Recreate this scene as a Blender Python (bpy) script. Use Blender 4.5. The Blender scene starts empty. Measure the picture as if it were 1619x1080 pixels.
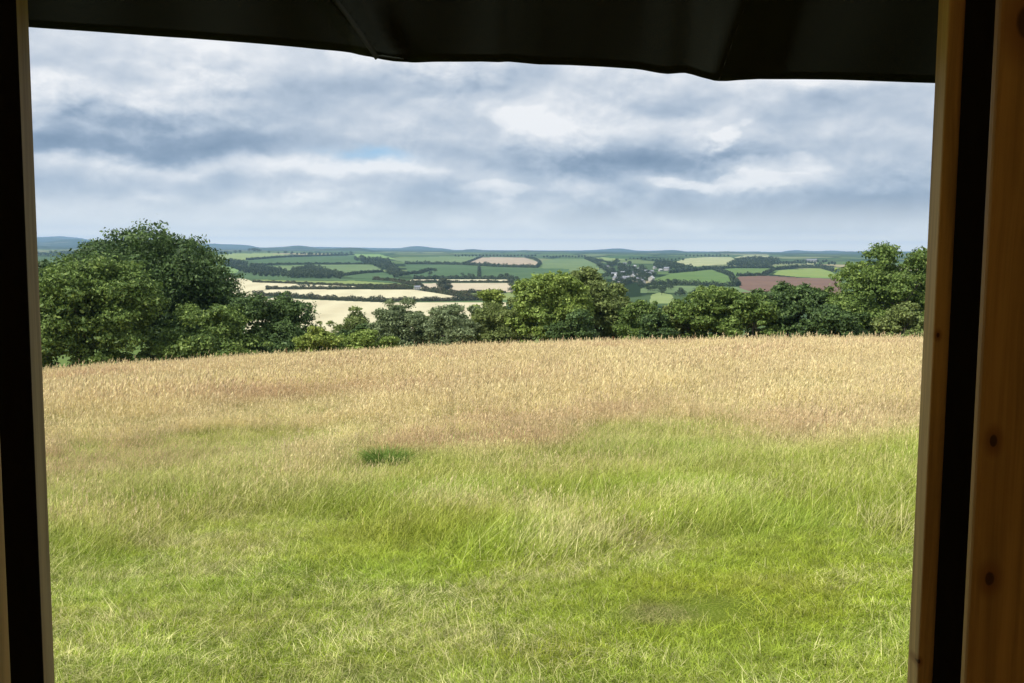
import bpy, math, random
import numpy as np
from mathutils import Vector, Matrix
random.seed(7); rng = np.random.default_rng(7)
scene = bpy.context.scene
COL = scene.collection
PI = math.pi
# ------------------------------------------------------------------ camera model
F = 1530.0; CX, CY = 809.5, 540.0
CAM = np.array([0.0, 0.0, 2.2])
PITCH = math.radians(-5.41); ROLL = math.radians(0.36)
fw = np.array([0, math.cos(PITCH), math.sin(PITCH)])
r0 = np.array([1.0, 0, 0]); u0 = np.cross(r0, fw)
RT = r0*math.cos(ROLL) + u0*math.sin(ROLL)
UP = u0*math.cos(ROLL) - r0*math.sin(ROLL)
def ray(px, py):
    return fw + (px-CX)/F*RT + (CY-py)/F*UP
def project(P):
    d = P - CAM
    z = d@fw
    return CX + F*(d@RT)/z, CY - F*(d@UP)/z
cam_d = bpy.data.cameras.new('camera'); cam = bpy.data.objects.new('camera', cam_d); COL.objects.link(cam)
cam_d.lens = 36*F/1619; cam_d.sensor_width = 36; cam_d.clip_start = 0.02; cam_d.clip_end = 80000
cam.matrix_world = Matrix(((RT[0], UP[0], -fw[0], CAM[0]), (RT[1], UP[1], -fw[1], CAM[1]), (RT[2], UP[2], -fw[2], CAM[2]), (0, 0, 0, 1)))
scene.camera = cam

# ------------------------------------------------------------------ object helpers
def tag(o, label=None, cat=None, group=None, kind=None):
    if label: o['label'] = label
    if cat: o['category'] = cat
    if group: o['group'] = group
    if kind: o['kind'] = kind
    return o
def link(o, parent=None):
    COL.objects.link(o)
    if parent: o.parent = parent
    return o
def empty(name, loc, rz=0):
    o = bpy.data.objects.new(name, None); o.location = loc; o.rotation_euler = (0, 0, rz)
    return link(o)
def npmesh(name, V, Fc, mats, smooth=False, fattr=None, pattr=None, matidx=None):
    """V (n,3); Fc (m,k) all faces with k corners"""
    me = bpy.data.meshes.new(name)
    V = np.ascontiguousarray(V, dtype=np.float32); Fc = np.ascontiguousarray(Fc, dtype=np.int32)
    m, k = Fc.shape
    me.vertices.add(len(V)); me.vertices.foreach_set('co', V.ravel())
    me.loops.add(m*k); me.loops.foreach_set('vertex_index', Fc.ravel())
    me.polygons.add(m)
    me.polygons.foreach_set('loop_start', np.arange(m, dtype=np.int32)*k)
    me.polygons.foreach_set('loop_total', np.full(m, k, dtype=np.int32))
    me.polygons.foreach_set('use_smooth', np.full(m, smooth))
    if matidx is not None: me.polygons.foreach_set('material_index', np.asarray(matidx, dtype=np.int32))
    for mt in (mats if isinstance(mats, (list, tuple)) else [mats]): me.materials.append(mt)
    for nm, a in (fattr or {}).items():
        me.attributes.new(nm, 'FLOAT', 'FACE').data.foreach_set('value', np.asarray(a, dtype=np.float32))
    for nm, a in (pattr or {}).items():
        me.attributes.new(nm, 'FLOAT', 'POINT').data.foreach_set('value', np.asarray(a, dtype=np.float32))
    me.update(calc_edges=True); me.validate()
    return me
def obj(name, me, parent=None):
    return link(bpy.data.objects.new(name, me), parent)

class MB:
    def __init__(s): s.v = []; s.q = []; s.n = 0
    def add(s, V, Q):
        s.v.append(np.asarray(V, float)); s.q.append(np.asarray(Q)+s.n); s.n += len(V)
    def box(s, x0, x1, y0, y1, z0, z1, b=0.0):
        V = [(x, y, z) for x in (x0, x1) for y in (y0, y1) for z in (z0, z1)]
        s.add(V, [(0, 1, 3, 2), (4, 6, 7, 5), (0, 4, 5, 1), (2, 3, 7, 6), (0, 2, 6, 4), (1, 5, 7, 3)])
    def tube(s, pts, rad, n=7):
        pts = np.asarray(pts, float); V = []; m = len(pts)
        for i, p in enumerate(pts):
            d = pts[min(i+1, m-1)]-pts[max(i-1, 0)]; d /= (np.linalg.norm(d)+1e-9)
            a = np.cross(d, (0.31, 0.95, 0.1)); a /= np.linalg.norm(a)+1e-9; b = np.cross(d, a)
            for k in range(n):
                t = 2*PI*k/n; V.append(p+rad[i]*(a*math.cos(t)+b*math.sin(t)))
        Q = [(i*n+k, i*n+(k+1) % n, (i+1)*n+(k+1) % n, (i+1)*n+k) for i in range(m-1) for k in range(n)]
        s.add(V, Q)
    def mesh(s, name, mat, smooth=False):
        return npmesh(name, np.concatenate(s.v), np.concatenate(s.q), mat, smooth)

# ------------------------------------------------------------------ material helper
class NT:
    def __init__(s, name, world=False):
        if world: s.o = bpy.data.worlds.new(name); s.o.use_nodes = True
        else: s.o = bpy.data.materials.new(name); s.o.use_nodes = True
        s.t = s.o.node_tree; s.t.nodes.clear()
    def n(s, typ, ins=None, **kw):
        nd = s.t.nodes.new(typ)
        for k, v in kw.items(): setattr(nd, k, v)
        for k, v in (ins or {}).items(): s.put(nd.inputs[k], v)
        return nd
    def put(s, sock, v):
        if isinstance(v, bpy.types.NodeSocket): s.t.links.new(v, sock)
        elif isinstance(v, (tuple, list)) and len(v) == 3 and sock.type == 'RGBA': sock.default_value = (*v, 1)
        else: sock.default_value = v
    def m(s, op, a, b=None, c=None, clamp=False):
        nd = s.n('ShaderNodeMath', operation=op, use_clamp=clamp)
        s.put(nd.inputs[0], a)
        if b is not None: s.put(nd.inputs[1], b)
        if c is not None: s.put(nd.inputs[2], c)
        return nd.outputs[0]
    def v(s, op, a, b=None):
        nd = s.n('ShaderNodeVectorMath', operation=op); s.put(nd.inputs[0], a)
        if b is not None: s.put(nd.inputs[1], b)
        return nd.outputs['Value'] if op in ('DISTANCE', 'LENGTH', 'DOT_PRODUCT') else nd.outputs[0]
    def mix(s, f, a, b, blend='MIX'):
        nd = s.n('ShaderNodeMix', data_type='RGBA', blend_type=blend); s.put(nd.inputs[0], f); s.put(nd.inputs[6], a); s.put(nd.inputs[7], b)
        return nd.outputs[2]
    def ramp(s, f, stops, interp='LINEAR'):
        nd = s.n('ShaderNodeValToRGB'); s.put(nd.inputs[0], f); cr = nd.color_ramp; cr.interpolation = interp
        while len(cr.elements) < len(stops): cr.elements.new(0.5)
        for e, (p, c) in zip(cr.elements, stops):
            e.position = p; e.color = (*c, 1) if isinstance(c, (tuple, list)) else (c, c, c, 1)
        return nd.outputs[0]
    def noise(s, vec, scale, detail=4, rough=0.5, dist=0.0):
        nd = s.n('ShaderNodeTexNoise', {'Vector': vec, 'Scale': scale, 'Detail': detail, 'Roughness': rough, 'Distortion': dist})
        return nd.outputs[0]
    def smooth(s, x, a, b, lo=0.0, hi=1.0):
        nd = s.n('ShaderNodeMapRange', {0: x, 1: a, 2: b, 3: lo, 4: hi}, interpolation_type='SMOOTHSTEP'); return nd.outputs[0]
    def out(s, surf, disp=None):
        o = s.n('ShaderNodeOutputMaterial'); s.t.links.new(surf, o.inputs[0])
        return s.o
def mapping(N, vec, scale=(1, 1, 1), loc=(0, 0, 0)):
    return N.n('ShaderNodeMapping', {'Vector': vec, 'Scale': scale, 'Location': loc}).outputs[0]
def diffuse_mat(name, col, rough=0.9, nscale=None, amt=0.3):
    N = NT(name); c = col
    if nscale:
        g = N.n('ShaderNodeNewGeometry').outputs['Position']
        f = N.noise(g, nscale, 5, 0.6)
        c = N.mix(f, tuple(x*(1-amt) for x in col), tuple(min(1, x*(1+amt)) for x in col))
    b = N.n('ShaderNodeBsdfPrincipled', {'Base Color': c, 'Roughness': rough, 'Specular IOR Level': 0.2})
    return N.out(b.outputs[0])

# ------------------------------------------------------------------ terrain shape
H0 = 2.2; BB = 0.00061
ridge_px = [(-400, 640), (-150, 612), (75, 583), (200, 573), (300, 565), (400, 558), (500, 552), (600, 547), (700, 543.5), (800, 540), (900, 537), (1000, 535), (1200, 532), (1450, 532), (1700, 536), (2000, 545)]
_az, _a = [], []
for x, y in ridge_px:
    d = ray(x, y+21)
    _az.append(math.atan2(d[0], d[1])); _a.append(-d[2]/math.hypot(d[0], d[1]) - 2*math.sqrt(H0*BB))
_azf = np.linspace(-0.6, 0.6, 241); _af = np.interp(_azf, _az, _a)
_k = np.exp(-np.linspace(-2, 2, 25)**2); _k /= _k.sum()
_af = np.convolve(np.pad(_af, 12, mode='edge'), _k, mode='valid')
far_r = np.array([400, 480, 600, 720, 850, 1050, 1250, 1500, 1900, 2400, 3500, 5000, 7000, 9000, 12000, 16000, 22000], float)
far_t = np.array([.0900, .0749, .0600, .0488, .0390, .0292, .0243, .0193, .0140, .0095, .0050, .0026, .0015, .0010, .0006, .0004, .0003])
def smst(x, a, b):
    t = np.clip((x-a)/(b-a), 0, 1); return t*t*(3-2*t)
sky_px = [(-300, 380), (40, 378), (60, 375), (95, 373.5), (128, 376.5), (160, 383), (250, 387), (340, 387), (380, 390.5), (420, 391.5), (470, 390), (540, 391), (600, 392), (640, 392.5), (700, 394), (720, 397), (800, 398), (860, 397.5), (890, 396), (1000, 396), (1090, 398), (1200, 397.5), (1215, 400), (1260, 397.5), (1400, 397.5), (1700, 397)]
_saz = []; _st = []
for x, y in sky_px:
    d = ray(x, y); _saz.append(math.atan2(d[0], d[1])); _st.append(d[2]/math.hypot(d[0], d[1]))
def terrain(X, Y):
    r = np.hypot(X, Y)+1e-6; az = np.arctan2(X, Y)
    azc = np.clip(az, -0.6, 0.6)
    a = np.interp(azc, _azf, _af)
    zn = -a*r*smst(Y, -10, 6) - BB*r*r
    zn = zn + 0.035*np.sin(X*0.55+0.5)*np.sin(Y*0.4+1.3)*smst(r, 3, 12) + 0.05*np.sin(X*0.19+2)*np.cos(Y*0.23)
    zf = H0 - r*np.interp(r, far_r, far_t)
    und = 1.1*np.sin(X/170+Y/260)*np.sin(Y/210-X/330+1) + .5*np.sin(X/67)*np.cos(Y/83)
    zf = zf + und*smst(r, 450, 900)*(1-smst(r, 3500, 5000))
    # far ridges
    st = np.interp(az, _saz, _st)
    for rc, w, amp, ph in ((6200, 900, .35, 0.3), (8600, 1100, .62, 2.1), (11500, 1400, .85, 4.0), (14500, 2000, 1.0, 0.0)):
        wob = 0.0 if ph == 0.0 else 0.0018*(np.sin(az*31+ph)+.6*np.sin(az*67+2*ph)+.3*np.sin(az*150+ph))
        top = H0 + rc*(st*amp + wob - (1-amp)*0.0035)
        e = np.exp(-((r-rc)/w)**2)*smst(r, 4800, 5600)
        zf = np.maximum(zf, zf + (top-zf)*e)
    t = smst(r, 110, 330)
    return zn*(1-t) + zf*t
def hit(px, py, rmin=300, rmax=21000, n=2600):
    d = ray(px, py); h = math.hypot(d[0], d[1]); ux, uy, t = d[0]/h, d[1]/h, d[2]/h
    r = np.geomspace(rmin, rmax, n)
    Z = terrain(ux*r, uy*r); zr = H0 + r*t
    k = np.nonzero(Z >= zr)[0]
    i = k[0] if len(k) else int(np.argmin(zr-Z))
    if i > 0:
        a, b = zr[i-1]-Z[i-1], zr[i]-Z[i]; f = a/(a-b) if a > b and a > 0 else 1
        rr = r[i-1]+(r[i]-r[i-1])*min(1, max(0, f))
    else: rr = r[0]
    x, y = ux*rr, uy*rr
    return np.array([x, y, float(terrain(np.array([x]), np.array([y]))[0])])
def gz(x, y): return float(terrain(np.array([x]), np.array([y]))[0])

# near-field spots in world space
SP_TUSS = hit(612, 738, 4, 60); SP_BARE = hit(1045, 972, 4, 60); SP_BARE2 = hit(560, 1065, 4, 60); SP_RED = hit(760, 712, 4, 60); SP_RED2 = hit(200, 735, 4, 60)
SP_STR = [hit(x, y, 3, 60) for x, y in ((930, 890), (150, 1000), (1040, 670), (420, 880))]
SP_GRN = [hit(x, y, 3, 60) for x, y in ((180, 830), (1000, 760), (1330, 740), (640, 860), (1150, 960), (1200, 850))]

def grass_colour(N, hgt=None, tint=None, ground=False):
    P = N.n('ShaderNodeNewGeometry').outputs['Position']
    sep = N.n('ShaderNodeSeparateXYZ', {0: P}); X, Y = sep.outputs[0], sep.outputs[1]
    P2 = N.n('ShaderNodeCombineXYZ', {0: X, 1: Y, 2: 0.0}).outputs[0]
    n1 = N.noise(mapping(N, P2, (0.16, 0.42, 1)), 1.0, 4, 0.6)
    n2 = N.noise(mapping(N, P2, (0.5, 0.9, 1), (11, 3, 0)), 1.0, 5, 0.65)
    n3 = N.noise(mapping(N, P2, (2.2, 2.6, 1), (5, 9, 0)), 1.0, 4, 0.6)
    gold = N.smooth(N.m('ADD', N.m('MULTIPLY_ADD', N.smooth(X, 1.0, -6.0), 3.0, Y), N.m('MULTIPLY', N.m('ADD', N.m('SUBTRACT', n1, 0.5), N.m('MULTIPLY', N.m('SUBTRACT', n2, 0.5), .7)), 20.0)), 3.5, 18.5)
    def spot(c, rx, ry):
        d = N.v('LENGTH', N.v('MULTIPLY', N.v('SUBTRACT', P2, (c[0], c[1], 0)), (1/rx, 1/ry, 0)))
        d = N.m('ADD', d, N.m('MULTIPLY', N.m('SUBTRACT', n2, 0.5), 1.1))
        return N.smooth(d, 1.15, 0.35)
    straw = N.smooth(n2, 0.38, 0.72, 0.22, 0.8)
    straw = N.m('MULTIPLY', straw, N.smooth(Y, 13, 8, 0.0, 1.0))
    for c in SP_STR: straw = N.m('MAXIMUM', straw, N.m('MULTIPLY', spot(c, 1.5, 0.9), 0.42))
    for c in SP_GRN: straw = N.m('MULTIPLY', straw, N.m('SUBTRACT', 1.0, spot(c, 1.3, 1.3)))
    green = N.mix(n3, G_A, G_B)
    green = N.mix(N.smooth(n1, 0.40, 0.62), green, G_C)
    sf = N.m('MULTIPLY', straw, 0.8) if tint is None else N.smooth(N.m('ADD', tint, N.m('MULTIPLY', straw, .55)), .84, 1.06)
    c = N.mix(sf, green, G_STRAW)
    if tint is not None: gold = N.smooth(N.m('ADD', gold, N.m('MULTIPLY', N.m('SUBTRACT', tint, .5), .5)), .02, .98)
    goldc = N.mix(n3, G_GOLD, G_GOLD2)
    if hgt is not None:
        f = N.m('MULTIPLY', gold, N.smooth(hgt, 0.0, 0.55, 0.3, 1.0))
    else: f = gold
    c = N.mix(f, c, goldc)
    red = N.m('MAXIMUM', N.m('MULTIPLY', spot(SP_RED, 2.4, 1.1), .75), N.m('MULTIPLY', spot(SP_RED2, 2.2, 1.8), 0.8))
    red = N.m('MAXIMUM', red, N.m('MULTIPLY', N.smooth(N.noise(mapping(N, P2, (0.11, 0.3, 1), (40, 7, 0)), 1.0, 3, 0.5), 0.50, 0.66), N.smooth(Y, 10, 15, 0, 0.55)))
    if hgt is not None: red = N.m('MULTIPLY', red, N.smooth(hgt, 0.0, 0.35))
    c = N.mix(red, c, G_RED)
    bare = N.m('MAXIMUM', spot(SP_BARE, 0.34, 0.3), N.m('MULTIPLY', spot(SP_BARE2, 0.5, 0.25), 0.35))
    c = N.mix(N.m('MULTIPLY', bare, 0.6), c, G_BARE)
    if tint is not None:
        hs = N.n('ShaderNodeHueSaturation', {'Hue': 0.5, 'Saturation': 1.0, 'Value': N.m('MULTIPLY_ADD', tint, .85, 0.52), 'Color': c}); c = hs.outputs[0]
    rnd = N.n('ShaderNodeObjectInfo').outputs['Random']
    fine = N.noise(mapping(N, P2, (6, 7, 1), (2, 2, 0)), 1.0, 3, 0.6)
    c = N.n('ShaderNodeHueSaturation', {'Hue': N.m('MULTIPLY_ADD', rnd, .024, .488), 'Saturation': 1.0, 'Value': N.m('MULTIPLY', N.m('MULTIPLY_ADD', rnd, .34, .83), N.smooth(fine, .3, .7, .72, 1.22)), 'Color': c}).outputs[0]
    if ground:
        th = N.noise(mapping(N, P2, (55, 75, 1)), 1.0, 6, .75)
        c = N.mix(0.6, c, (0.06, 0.05, 0.02)); c = N.mix(N.smooth(th, .45, .62), tuple(x*.35 for x in G_A), c); c = N.mix(N.smooth(th, .60, .70, 0, .7), c, tuple(x*.55 for x in G_STRAW))
    return c
G_A = (0.26, 0.37, 0.030); G_B = (0.47, 0.56, 0.075); G_C = (0.40, 0.49, 0.030)
G_STRAW = (0.68, 0.64, 0.30); G_GOLD = (0.76, 0.63, 0.38); G_GOLD2 = (0.62, 0.51, 0.25); G_RED = (0.58, 0.40, 0.25); G_BARE = (0.46, 0.36, 0.22)

def blade_mat(name):
    N = NT(name)
    hg = N.n('ShaderNodeAttribute', attribute_name='hgt').outputs['Fac']
    tn = N.n('ShaderNodeAttribute', attribute_name='tint').outputs['Fac']
    c = grass_colour(N, hg, tn)
    d = N.n('ShaderNodeBsdfPrincipled', {'Base Color': c, 'Roughness': 0.6, 'Specular IOR Level': 0.25})
    t = N.n('ShaderNodeBsdfTranslucent', {'Color': c})
    mx = N.n('ShaderNodeMixShader', {0: 0.22}); N.t.links.new(d.outputs[0], mx.inputs[1]); N.t.links.new(t.outputs[0], mx.inputs[2])
    return N.out(mx.outputs[0])
M_blade = blade_mat('grass_blades')
N = NT('meadow_soil'); M_ground = N.out(N.n('ShaderNodeBsdfPrincipled', {'Base Color': grass_colour(N, ground=True), 'Roughness': 1.0, 'Specular IOR Level': 0.05}).outputs[0])

# far farmland material: patchwork
N = NT('farmland')
P = N.n('ShaderNodeNewGeometry').outputs['Position']
sp = N.n('ShaderNodeSeparateXYZ', {0: P})
rr = N.m('SQRT', N.m('ADD', N.m('POWER', sp.outputs[0], 2.0), N.m('POWER', sp.outputs[1], 2.0)))
P2 = N.n('ShaderNodeCombineXYZ', {0: sp.outputs[0], 1: sp.outputs[1], 2: 0.0}).outputs[0]
Pd = N.v('ADD', P2, N.v('MULTIPLY', N.n('ShaderNodeTexNoise', {'Vector': P2, 'Scale': 0.004, 'Detail': 2.0}).outputs[1], (160, 300, 0)))
vo = N.n('ShaderNodeTexVoronoi', {'Vector': mapping(N, Pd, (1/210, 1/420, 1)), 'Scale': 1.0})
ve = N.n('ShaderNodeTexVoronoi', {'Vector': mapping(N, Pd, (1/210, 1/420, 1)), 'Scale': 1.0}, feature='DISTANCE_TO_EDGE')
rs = N.n('ShaderNodeSeparateColor', {0: vo.outputs['Color']}).outputs[0]
c = N.ramp(rs, [(0.0, (.08, .125, .055)), (0.22, (.12, .18, .07)), (0.42, (.17, .22, .09)), (0.58, (.085, .135, .065)), (0.74, (.24, .26, .13)), (0.84, (.045, .07, .03)), (0.93, (.42, .36, .21)), (0.98, (.07, .13, .05))], 'CONSTANT')
c = N.mix(N.m('MULTIPLY', N.noise(P2, 0.03, 4), 0.5), c, (.05, .08, .03))
c = N.mix(N.smooth(ve.outputs[0], 0.06, 0.03), c, (.022, .038, .018))
M_farm = N.out(N.n('ShaderNodeBsdfPrincipled', {'Base Color': c, 'Roughness': 1.0, 'Specular IOR Level': 0.0}).outputs[0])
N = NT('moorland')
P = N.n('ShaderNodeNewGeometry').outputs['Position']
c = N.ramp(N.noise(mapping(N, P, (1, 2.5, 0)), 0.0022, 5, 0.65, 0.5), [(0.38, (.02, .035, .025)), (0.5, (.05, .075, .045)), (0.57, (.025, .04, .028)), (0.62, (.20, .21, .14)), (0.66, (.03, .05, .03))])
M_moor = N.out(N.n('ShaderNodeBsdfPrincipled', {'Base Color': c, 'Roughness': 1.0, 'Specular IOR Level': 0.0}).outputs[0])
def field_mat(name, c1, c2, c3=None, stripe=0.0):
    N = NT(name)
    P = N.n('ShaderNodeNewGeometry').outputs['Position']
    c = N.mix(N.smooth(N.noise(mapping(N, P, (0.012, 0.006, 0)), 1.0, 4, 0.6), 0.35, 0.65), c1, c2)
    c = N.mix(N.m('MULTIPLY', N.noise(mapping(N, P, (0.3, 0.04, 0)), 1.0, 3, 0.6), 0.35), c, tuple(x*0.72 for x in c1))
    c = N.mix(N.smooth(N.noise(mapping(N, P, (0.035, 0.012, 0), (3, 3, 0)), 1.0, 5, 0.7), .48, .7, 0, .45), c, tuple(x*.7 for x in c2))
    if stripe:
        w = N.n('ShaderNodeTexWave', {'Vector': mapping(N, P, (1, 0.25, 0)), 'Scale': 0.012, 'Distortion': 1.5, 'Detail': 2.0}).outputs[1]
        c = N.mix(N.m('MULTIPLY', w, stripe), c, c3 or c2)
    return N.out(N.n('ShaderNodeBsdfPrincipled', {'Base Color': c, 'Roughness': 1.0, 'Specular IOR Level': 0.0}).outputs[0])

# ------------------------------------------------------------------ terrain meshes
def polar(rs, azs):
    R, A = np.meshgrid(rs, azs, indexing='ij')
    X = R*np.sin(A); Y = R*np.cos(A); Z = terrain(X.ravel(), Y.ravel()).reshape(X.shape)
    V = np.stack([X, Y, Z], -1).reshape(-1, 3)
    nr, na = R.shape
    i = np.arange(nr-1)[:, None]*na + np.arange(na-1)[None]; i = i.ravel()
    return V, np.stack([i, i+1, i+na+1, i+na], 1)
azs = np.linspace(-PI, PI, 721)
V, Q = polar(np.concatenate([[0.01], np.linspace(0.5, 90, 180)]), azs)
tag(obj('meadow', npmesh('meadow', V, Q, M_ground, True)), kind='structure')
V, Q = polar(np.concatenate([np.linspace(90, 150, 12), np.linspace(160, 400, 30)]), azs)
M_slope = field_mat('pasture_grass', (.12, .18, .05), (.17, .22, .07))
tag(obj('valley_slope', npmesh('valley_slope', V, Q, M_slope, True)), kind='structure')
A1 = math.radians(34)
V, Q = polar(np.concatenate([np.geomspace(400, 5000, 40), np.geomspace(5400, 17000, 40)]), np.linspace(A1, 2*PI-A1, 400))
tag(obj('outer_land', npmesh('outer_land', V, Q, M_farm, True)), kind='structure')
t_of_y = lambda y: (y-395.4)/F
ys = np.arange(535, 398.0, -0.55)
rs = np.interp(-t_of_y(ys), -far_t, far_r); rs = rs[(rs > 401) & (rs < 5200)]
rs = np.concatenate([[400], rs, np.geomspace(rs[-1]*1.02, 17000, 90)])
V, Q = polar(rs, np.linspace(-A1, A1, 1250))
cen = V[Q].mean(1); px, py = project(cen); rc = np.hypot(cen[:, 0], cen[:, 1])
FIELDS = [
 # name, label, colours, polygon (photo outline the land was surveyed from), far limit
 ('stubble_field', 'pale cream stubble field nearest the tree line, with brown hedge along its far side', 'stub', [(436,470),(480,473.5),(600,478),(740,478),(800,478),(800,545),(380,545),(400,478)]),
 ('stubble_field', 'long cream stubble field in the middle, between two dark hedges', 'stub', [(300,466),(395,462),(430,457.5),(655,458),(690,463.5),(755,474),(745,475.5),(680,476),(600,475.5),(480,471.5),(440,468.5),(300,470)]),
 ('stubble_field', 'cream stubble field at upper left bulging beside the big oak', 'stub', [(300,436),(388,441),(404,446.5),(473,448.5),(550,452),(600,453.5),(655,456),(655,457),(430,457),(395,461.5),(300,465)]),
 ('stubble_field', 'thin bright strip of stubble in front of the dark green pasture', 'stub2', [(650,442),(812,442),(812,446.5),(690,446),(648,444.5)]),
 ('stubble_field', 'pinkish stubble field behind the lone round tree', 'pink', [(665,448.5),(700,447.5),(812,447.5),(812,462),(705,461.5),(664,456.5)]),
 ('pasture', 'small green triangle of grass wedged between two dark hedges', 'olive', [(706,463),(812,463),(812,474),(758,473)]),
 ('pasture', 'flat olive strip of grass above the upper stubble field', 'olive', [(398,442),(470,444),(560,444),(640,449),(655,455),(560,452),(470,448.3),(406,446)]),
 ('pasture', 'deep green strip below the blue wood', 'green', [(378,432),(440,436),(545,440),(600,441),(655,442),(690,447),(655,449),(560,443.5),(470,443.5),(385,440)]),
 ('pasture', 'pale olive field on the crest at far left', 'paleol', [(330,404),(375,400.5),(425,400),(462,403.5),(430,407),(390,411),(330,411)]),
 ('pasture', 'broad blue green field across the crest', 'green', [(392,411.5),(440,407.5),(500,405.5),(562,404),(575,417),(500,417),(420,420)]),
 ('pasture', 'pale green rounded field beside the oak crown', 'paleg', [(330,418),(358,421),(378,427),(374,431.5),(330,432)]),
 ('pasture', 'mid green field behind the blue wood', 'green2', [(425,421),(500,418.5),(575,418.5),(600,422),(604,429),(560,433),(520,436),(440,430)]),
 ('pasture', 'small green field right of the blue wood', 'green', [(545,436),(605,430.5),(625,436),(635,441),(560,440)]),
 ('pasture', 'pale green field above the belt of trees', 'paleg', [(545,401.5),(600,402),(625,409),(590,412),(560,409)]),
 ('pasture', 'light green strip on the far crest at centre', 'green2', [(625,408),(700,405.5),(755,405),(735,416.5),(645,416),(622,411)]),
 ('stubble_field', 'large pinkish brown field crowning the centre hill', 'brownp', [(734,418),(762,406.8),(830,407.5),(854,415.5),(848,421.5),(790,421)]),
 ('pasture', 'dark green pasture below the pinkish hill field', 'green', [(640,418),(735,419),(756,421.5),(756,439),(690,441),(650,438),(645,430)]),
 ('pasture', 'dark green pasture just right of the short upright hedge', 'green', [(760,422),(790,422.5),(850,424),(900,425),(900,441),(760,440)]),
 ('pasture', 'mid green field right of the pinkish hill field', 'green2', [(858,412),(880,409),(925,410),(945,419),(965,432),(856,430)]),
 ('stubble_field', 'thin cream field on the far ridge above the village', 'paleol', [(928,408),(955,406.8),(990,410.5),(960,411.8)]),
 ('pasture', 'olive green field on the slope right of the village', 'green3', [(1036,441),(1060,433),(1115,427.5),(1126,426.5),(1155,437.5),(1163,452),(1030,449)]),
 ('pasture', 'green field below the hedge right of the village', 'green2', [(1012,457),(1030,450.5),(1165,454),(1190,462),(1012,463)]),
 ('stubble_field', 'tiny brown field in the valley bottom', 'paleol', [(1026,480),(1030,466),(1042,462.5),(1062,466),(1070,480)]),
 ('stubble_field', 'pale yellow field on the far right hill above the slope', 'pale', [(1068,414),(1085,408.5),(1120,406.5),(1155,406.5),(1166,412),(1150,417.5),(1100,421.5),(1076,417)]),
 ('pasture', 'olive green field above the red ploughed field', 'green3', [(1128,425.5),(1160,424),(1222,424.5),(1216,431),(1205,435),(1166,436.5)]),
 ('ploughed_field', 'red brown ploughed field at right', 'red', [(1163,440),(1170,437),(1215,436),(1262,439),(1330,441),(1330,475),(1180,475)]),
 ('pasture', 'bright green field beside the right hand oak', 'bright', [(1222,434),(1232,427.5),(1290,424),(1310,427),(1330,440),(1262,438)]),
 ('pasture', 'pale strip of grass above the bright green field', 'paleg', [(1212,423),(1230,420.5),(1265,419),(1255,422.5),(1228,425.5)]),
 ('pasture', 'faint pale field in the far right haze', 'pale', [(1160,407.5),(1175,404),(1215,404),(1215,408),(1190,410)]),
 ('pasture', 'thin pale strip near the right skyline', 'pale', [(1275,414),(1292,413.5),(1290,418),(1276,418)]),
]
FM = {'stub': field_mat('stubble', (.62, .57, .37), (.56, .49, .32), (.66, .61, .41), .5), 'stub2': field_mat('stubble_bright', (.72, .66, .46), (.66, .58, .40)),
      'pink': field_mat('stubble_pink', (.55, .48, .34), (.52, .43, .31)), 'olive': field_mat('olive_grass', (.25, .30, .10), (.20, .26, .10)),
      'paleol': field_mat('pale_olive_grass', (.28, .33, .13), (.22, .29, .12)), 'green': field_mat('dark_pasture', (.075, .130, .062), (.10, .16, .075)),
      'green2': field_mat('mid_pasture', (.14, .205, .095), (.18, .24, .11)), 'green3': field_mat('olive_pasture', (.15, .22, .075), (.12, .20, .07)),
      'paleg': field_mat('pale_pasture', (.22, .33, .12), (.18, .28, .10)), 'brownp': field_mat('pink_earth', (.46, .38, .27), (.40, .32, .24)),
      'pale': field_mat('pale_crop', (.46, .45, .26), (.38, .40, .22), (.25, .30, .13), .6), 'red': field_mat('red_earth', (.21, .135, .10), (.18, .115, .09)),
      'bright': field_mat('bright_pasture', (.20, .29, .085), (.26, .31, .10))}
def inpoly(x, y, poly):
    c = np.zeros(len(x), bool); j = len(poly)-1
    for i in range(len(poly)):
        xi, yi = poly[i]; xj, yj = poly[j]
        if yi != yj: c ^= ((yi > y) != (yj > y)) & (x < (xj-xi)*(y-yi)/(yj-yi)+xi)
        j = i
    return c
fid = np.full(len(Q), -1)
for k, f in enumerate(FIELDS):
    m = inpoly(px, py, f[3]) & (fid < 0) & (rc < 4700); fid[m] = k
def submesh(name, faces, mat):
    u, inv = np.unique(faces.ravel(), return_inverse=True)
    return npmesh(name, V[u], inv.reshape(faces.shape), mat, True)
for k, f in enumerate(FIELDS):
    q = Q[fid == k]
    if len(q): tag(obj(f[0], submesh(f[0], q, FM[f[2]])), f[1], 'field', kind='structure')
tag(obj('farmland', submesh('farmland', Q[(fid < 0) & (rc < 5200)], M_farm)), kind='structure')
tag(obj('hills', submesh('hills', Q[(fid < 0) & (rc >= 5200)], M_moor)), kind='structure')

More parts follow.
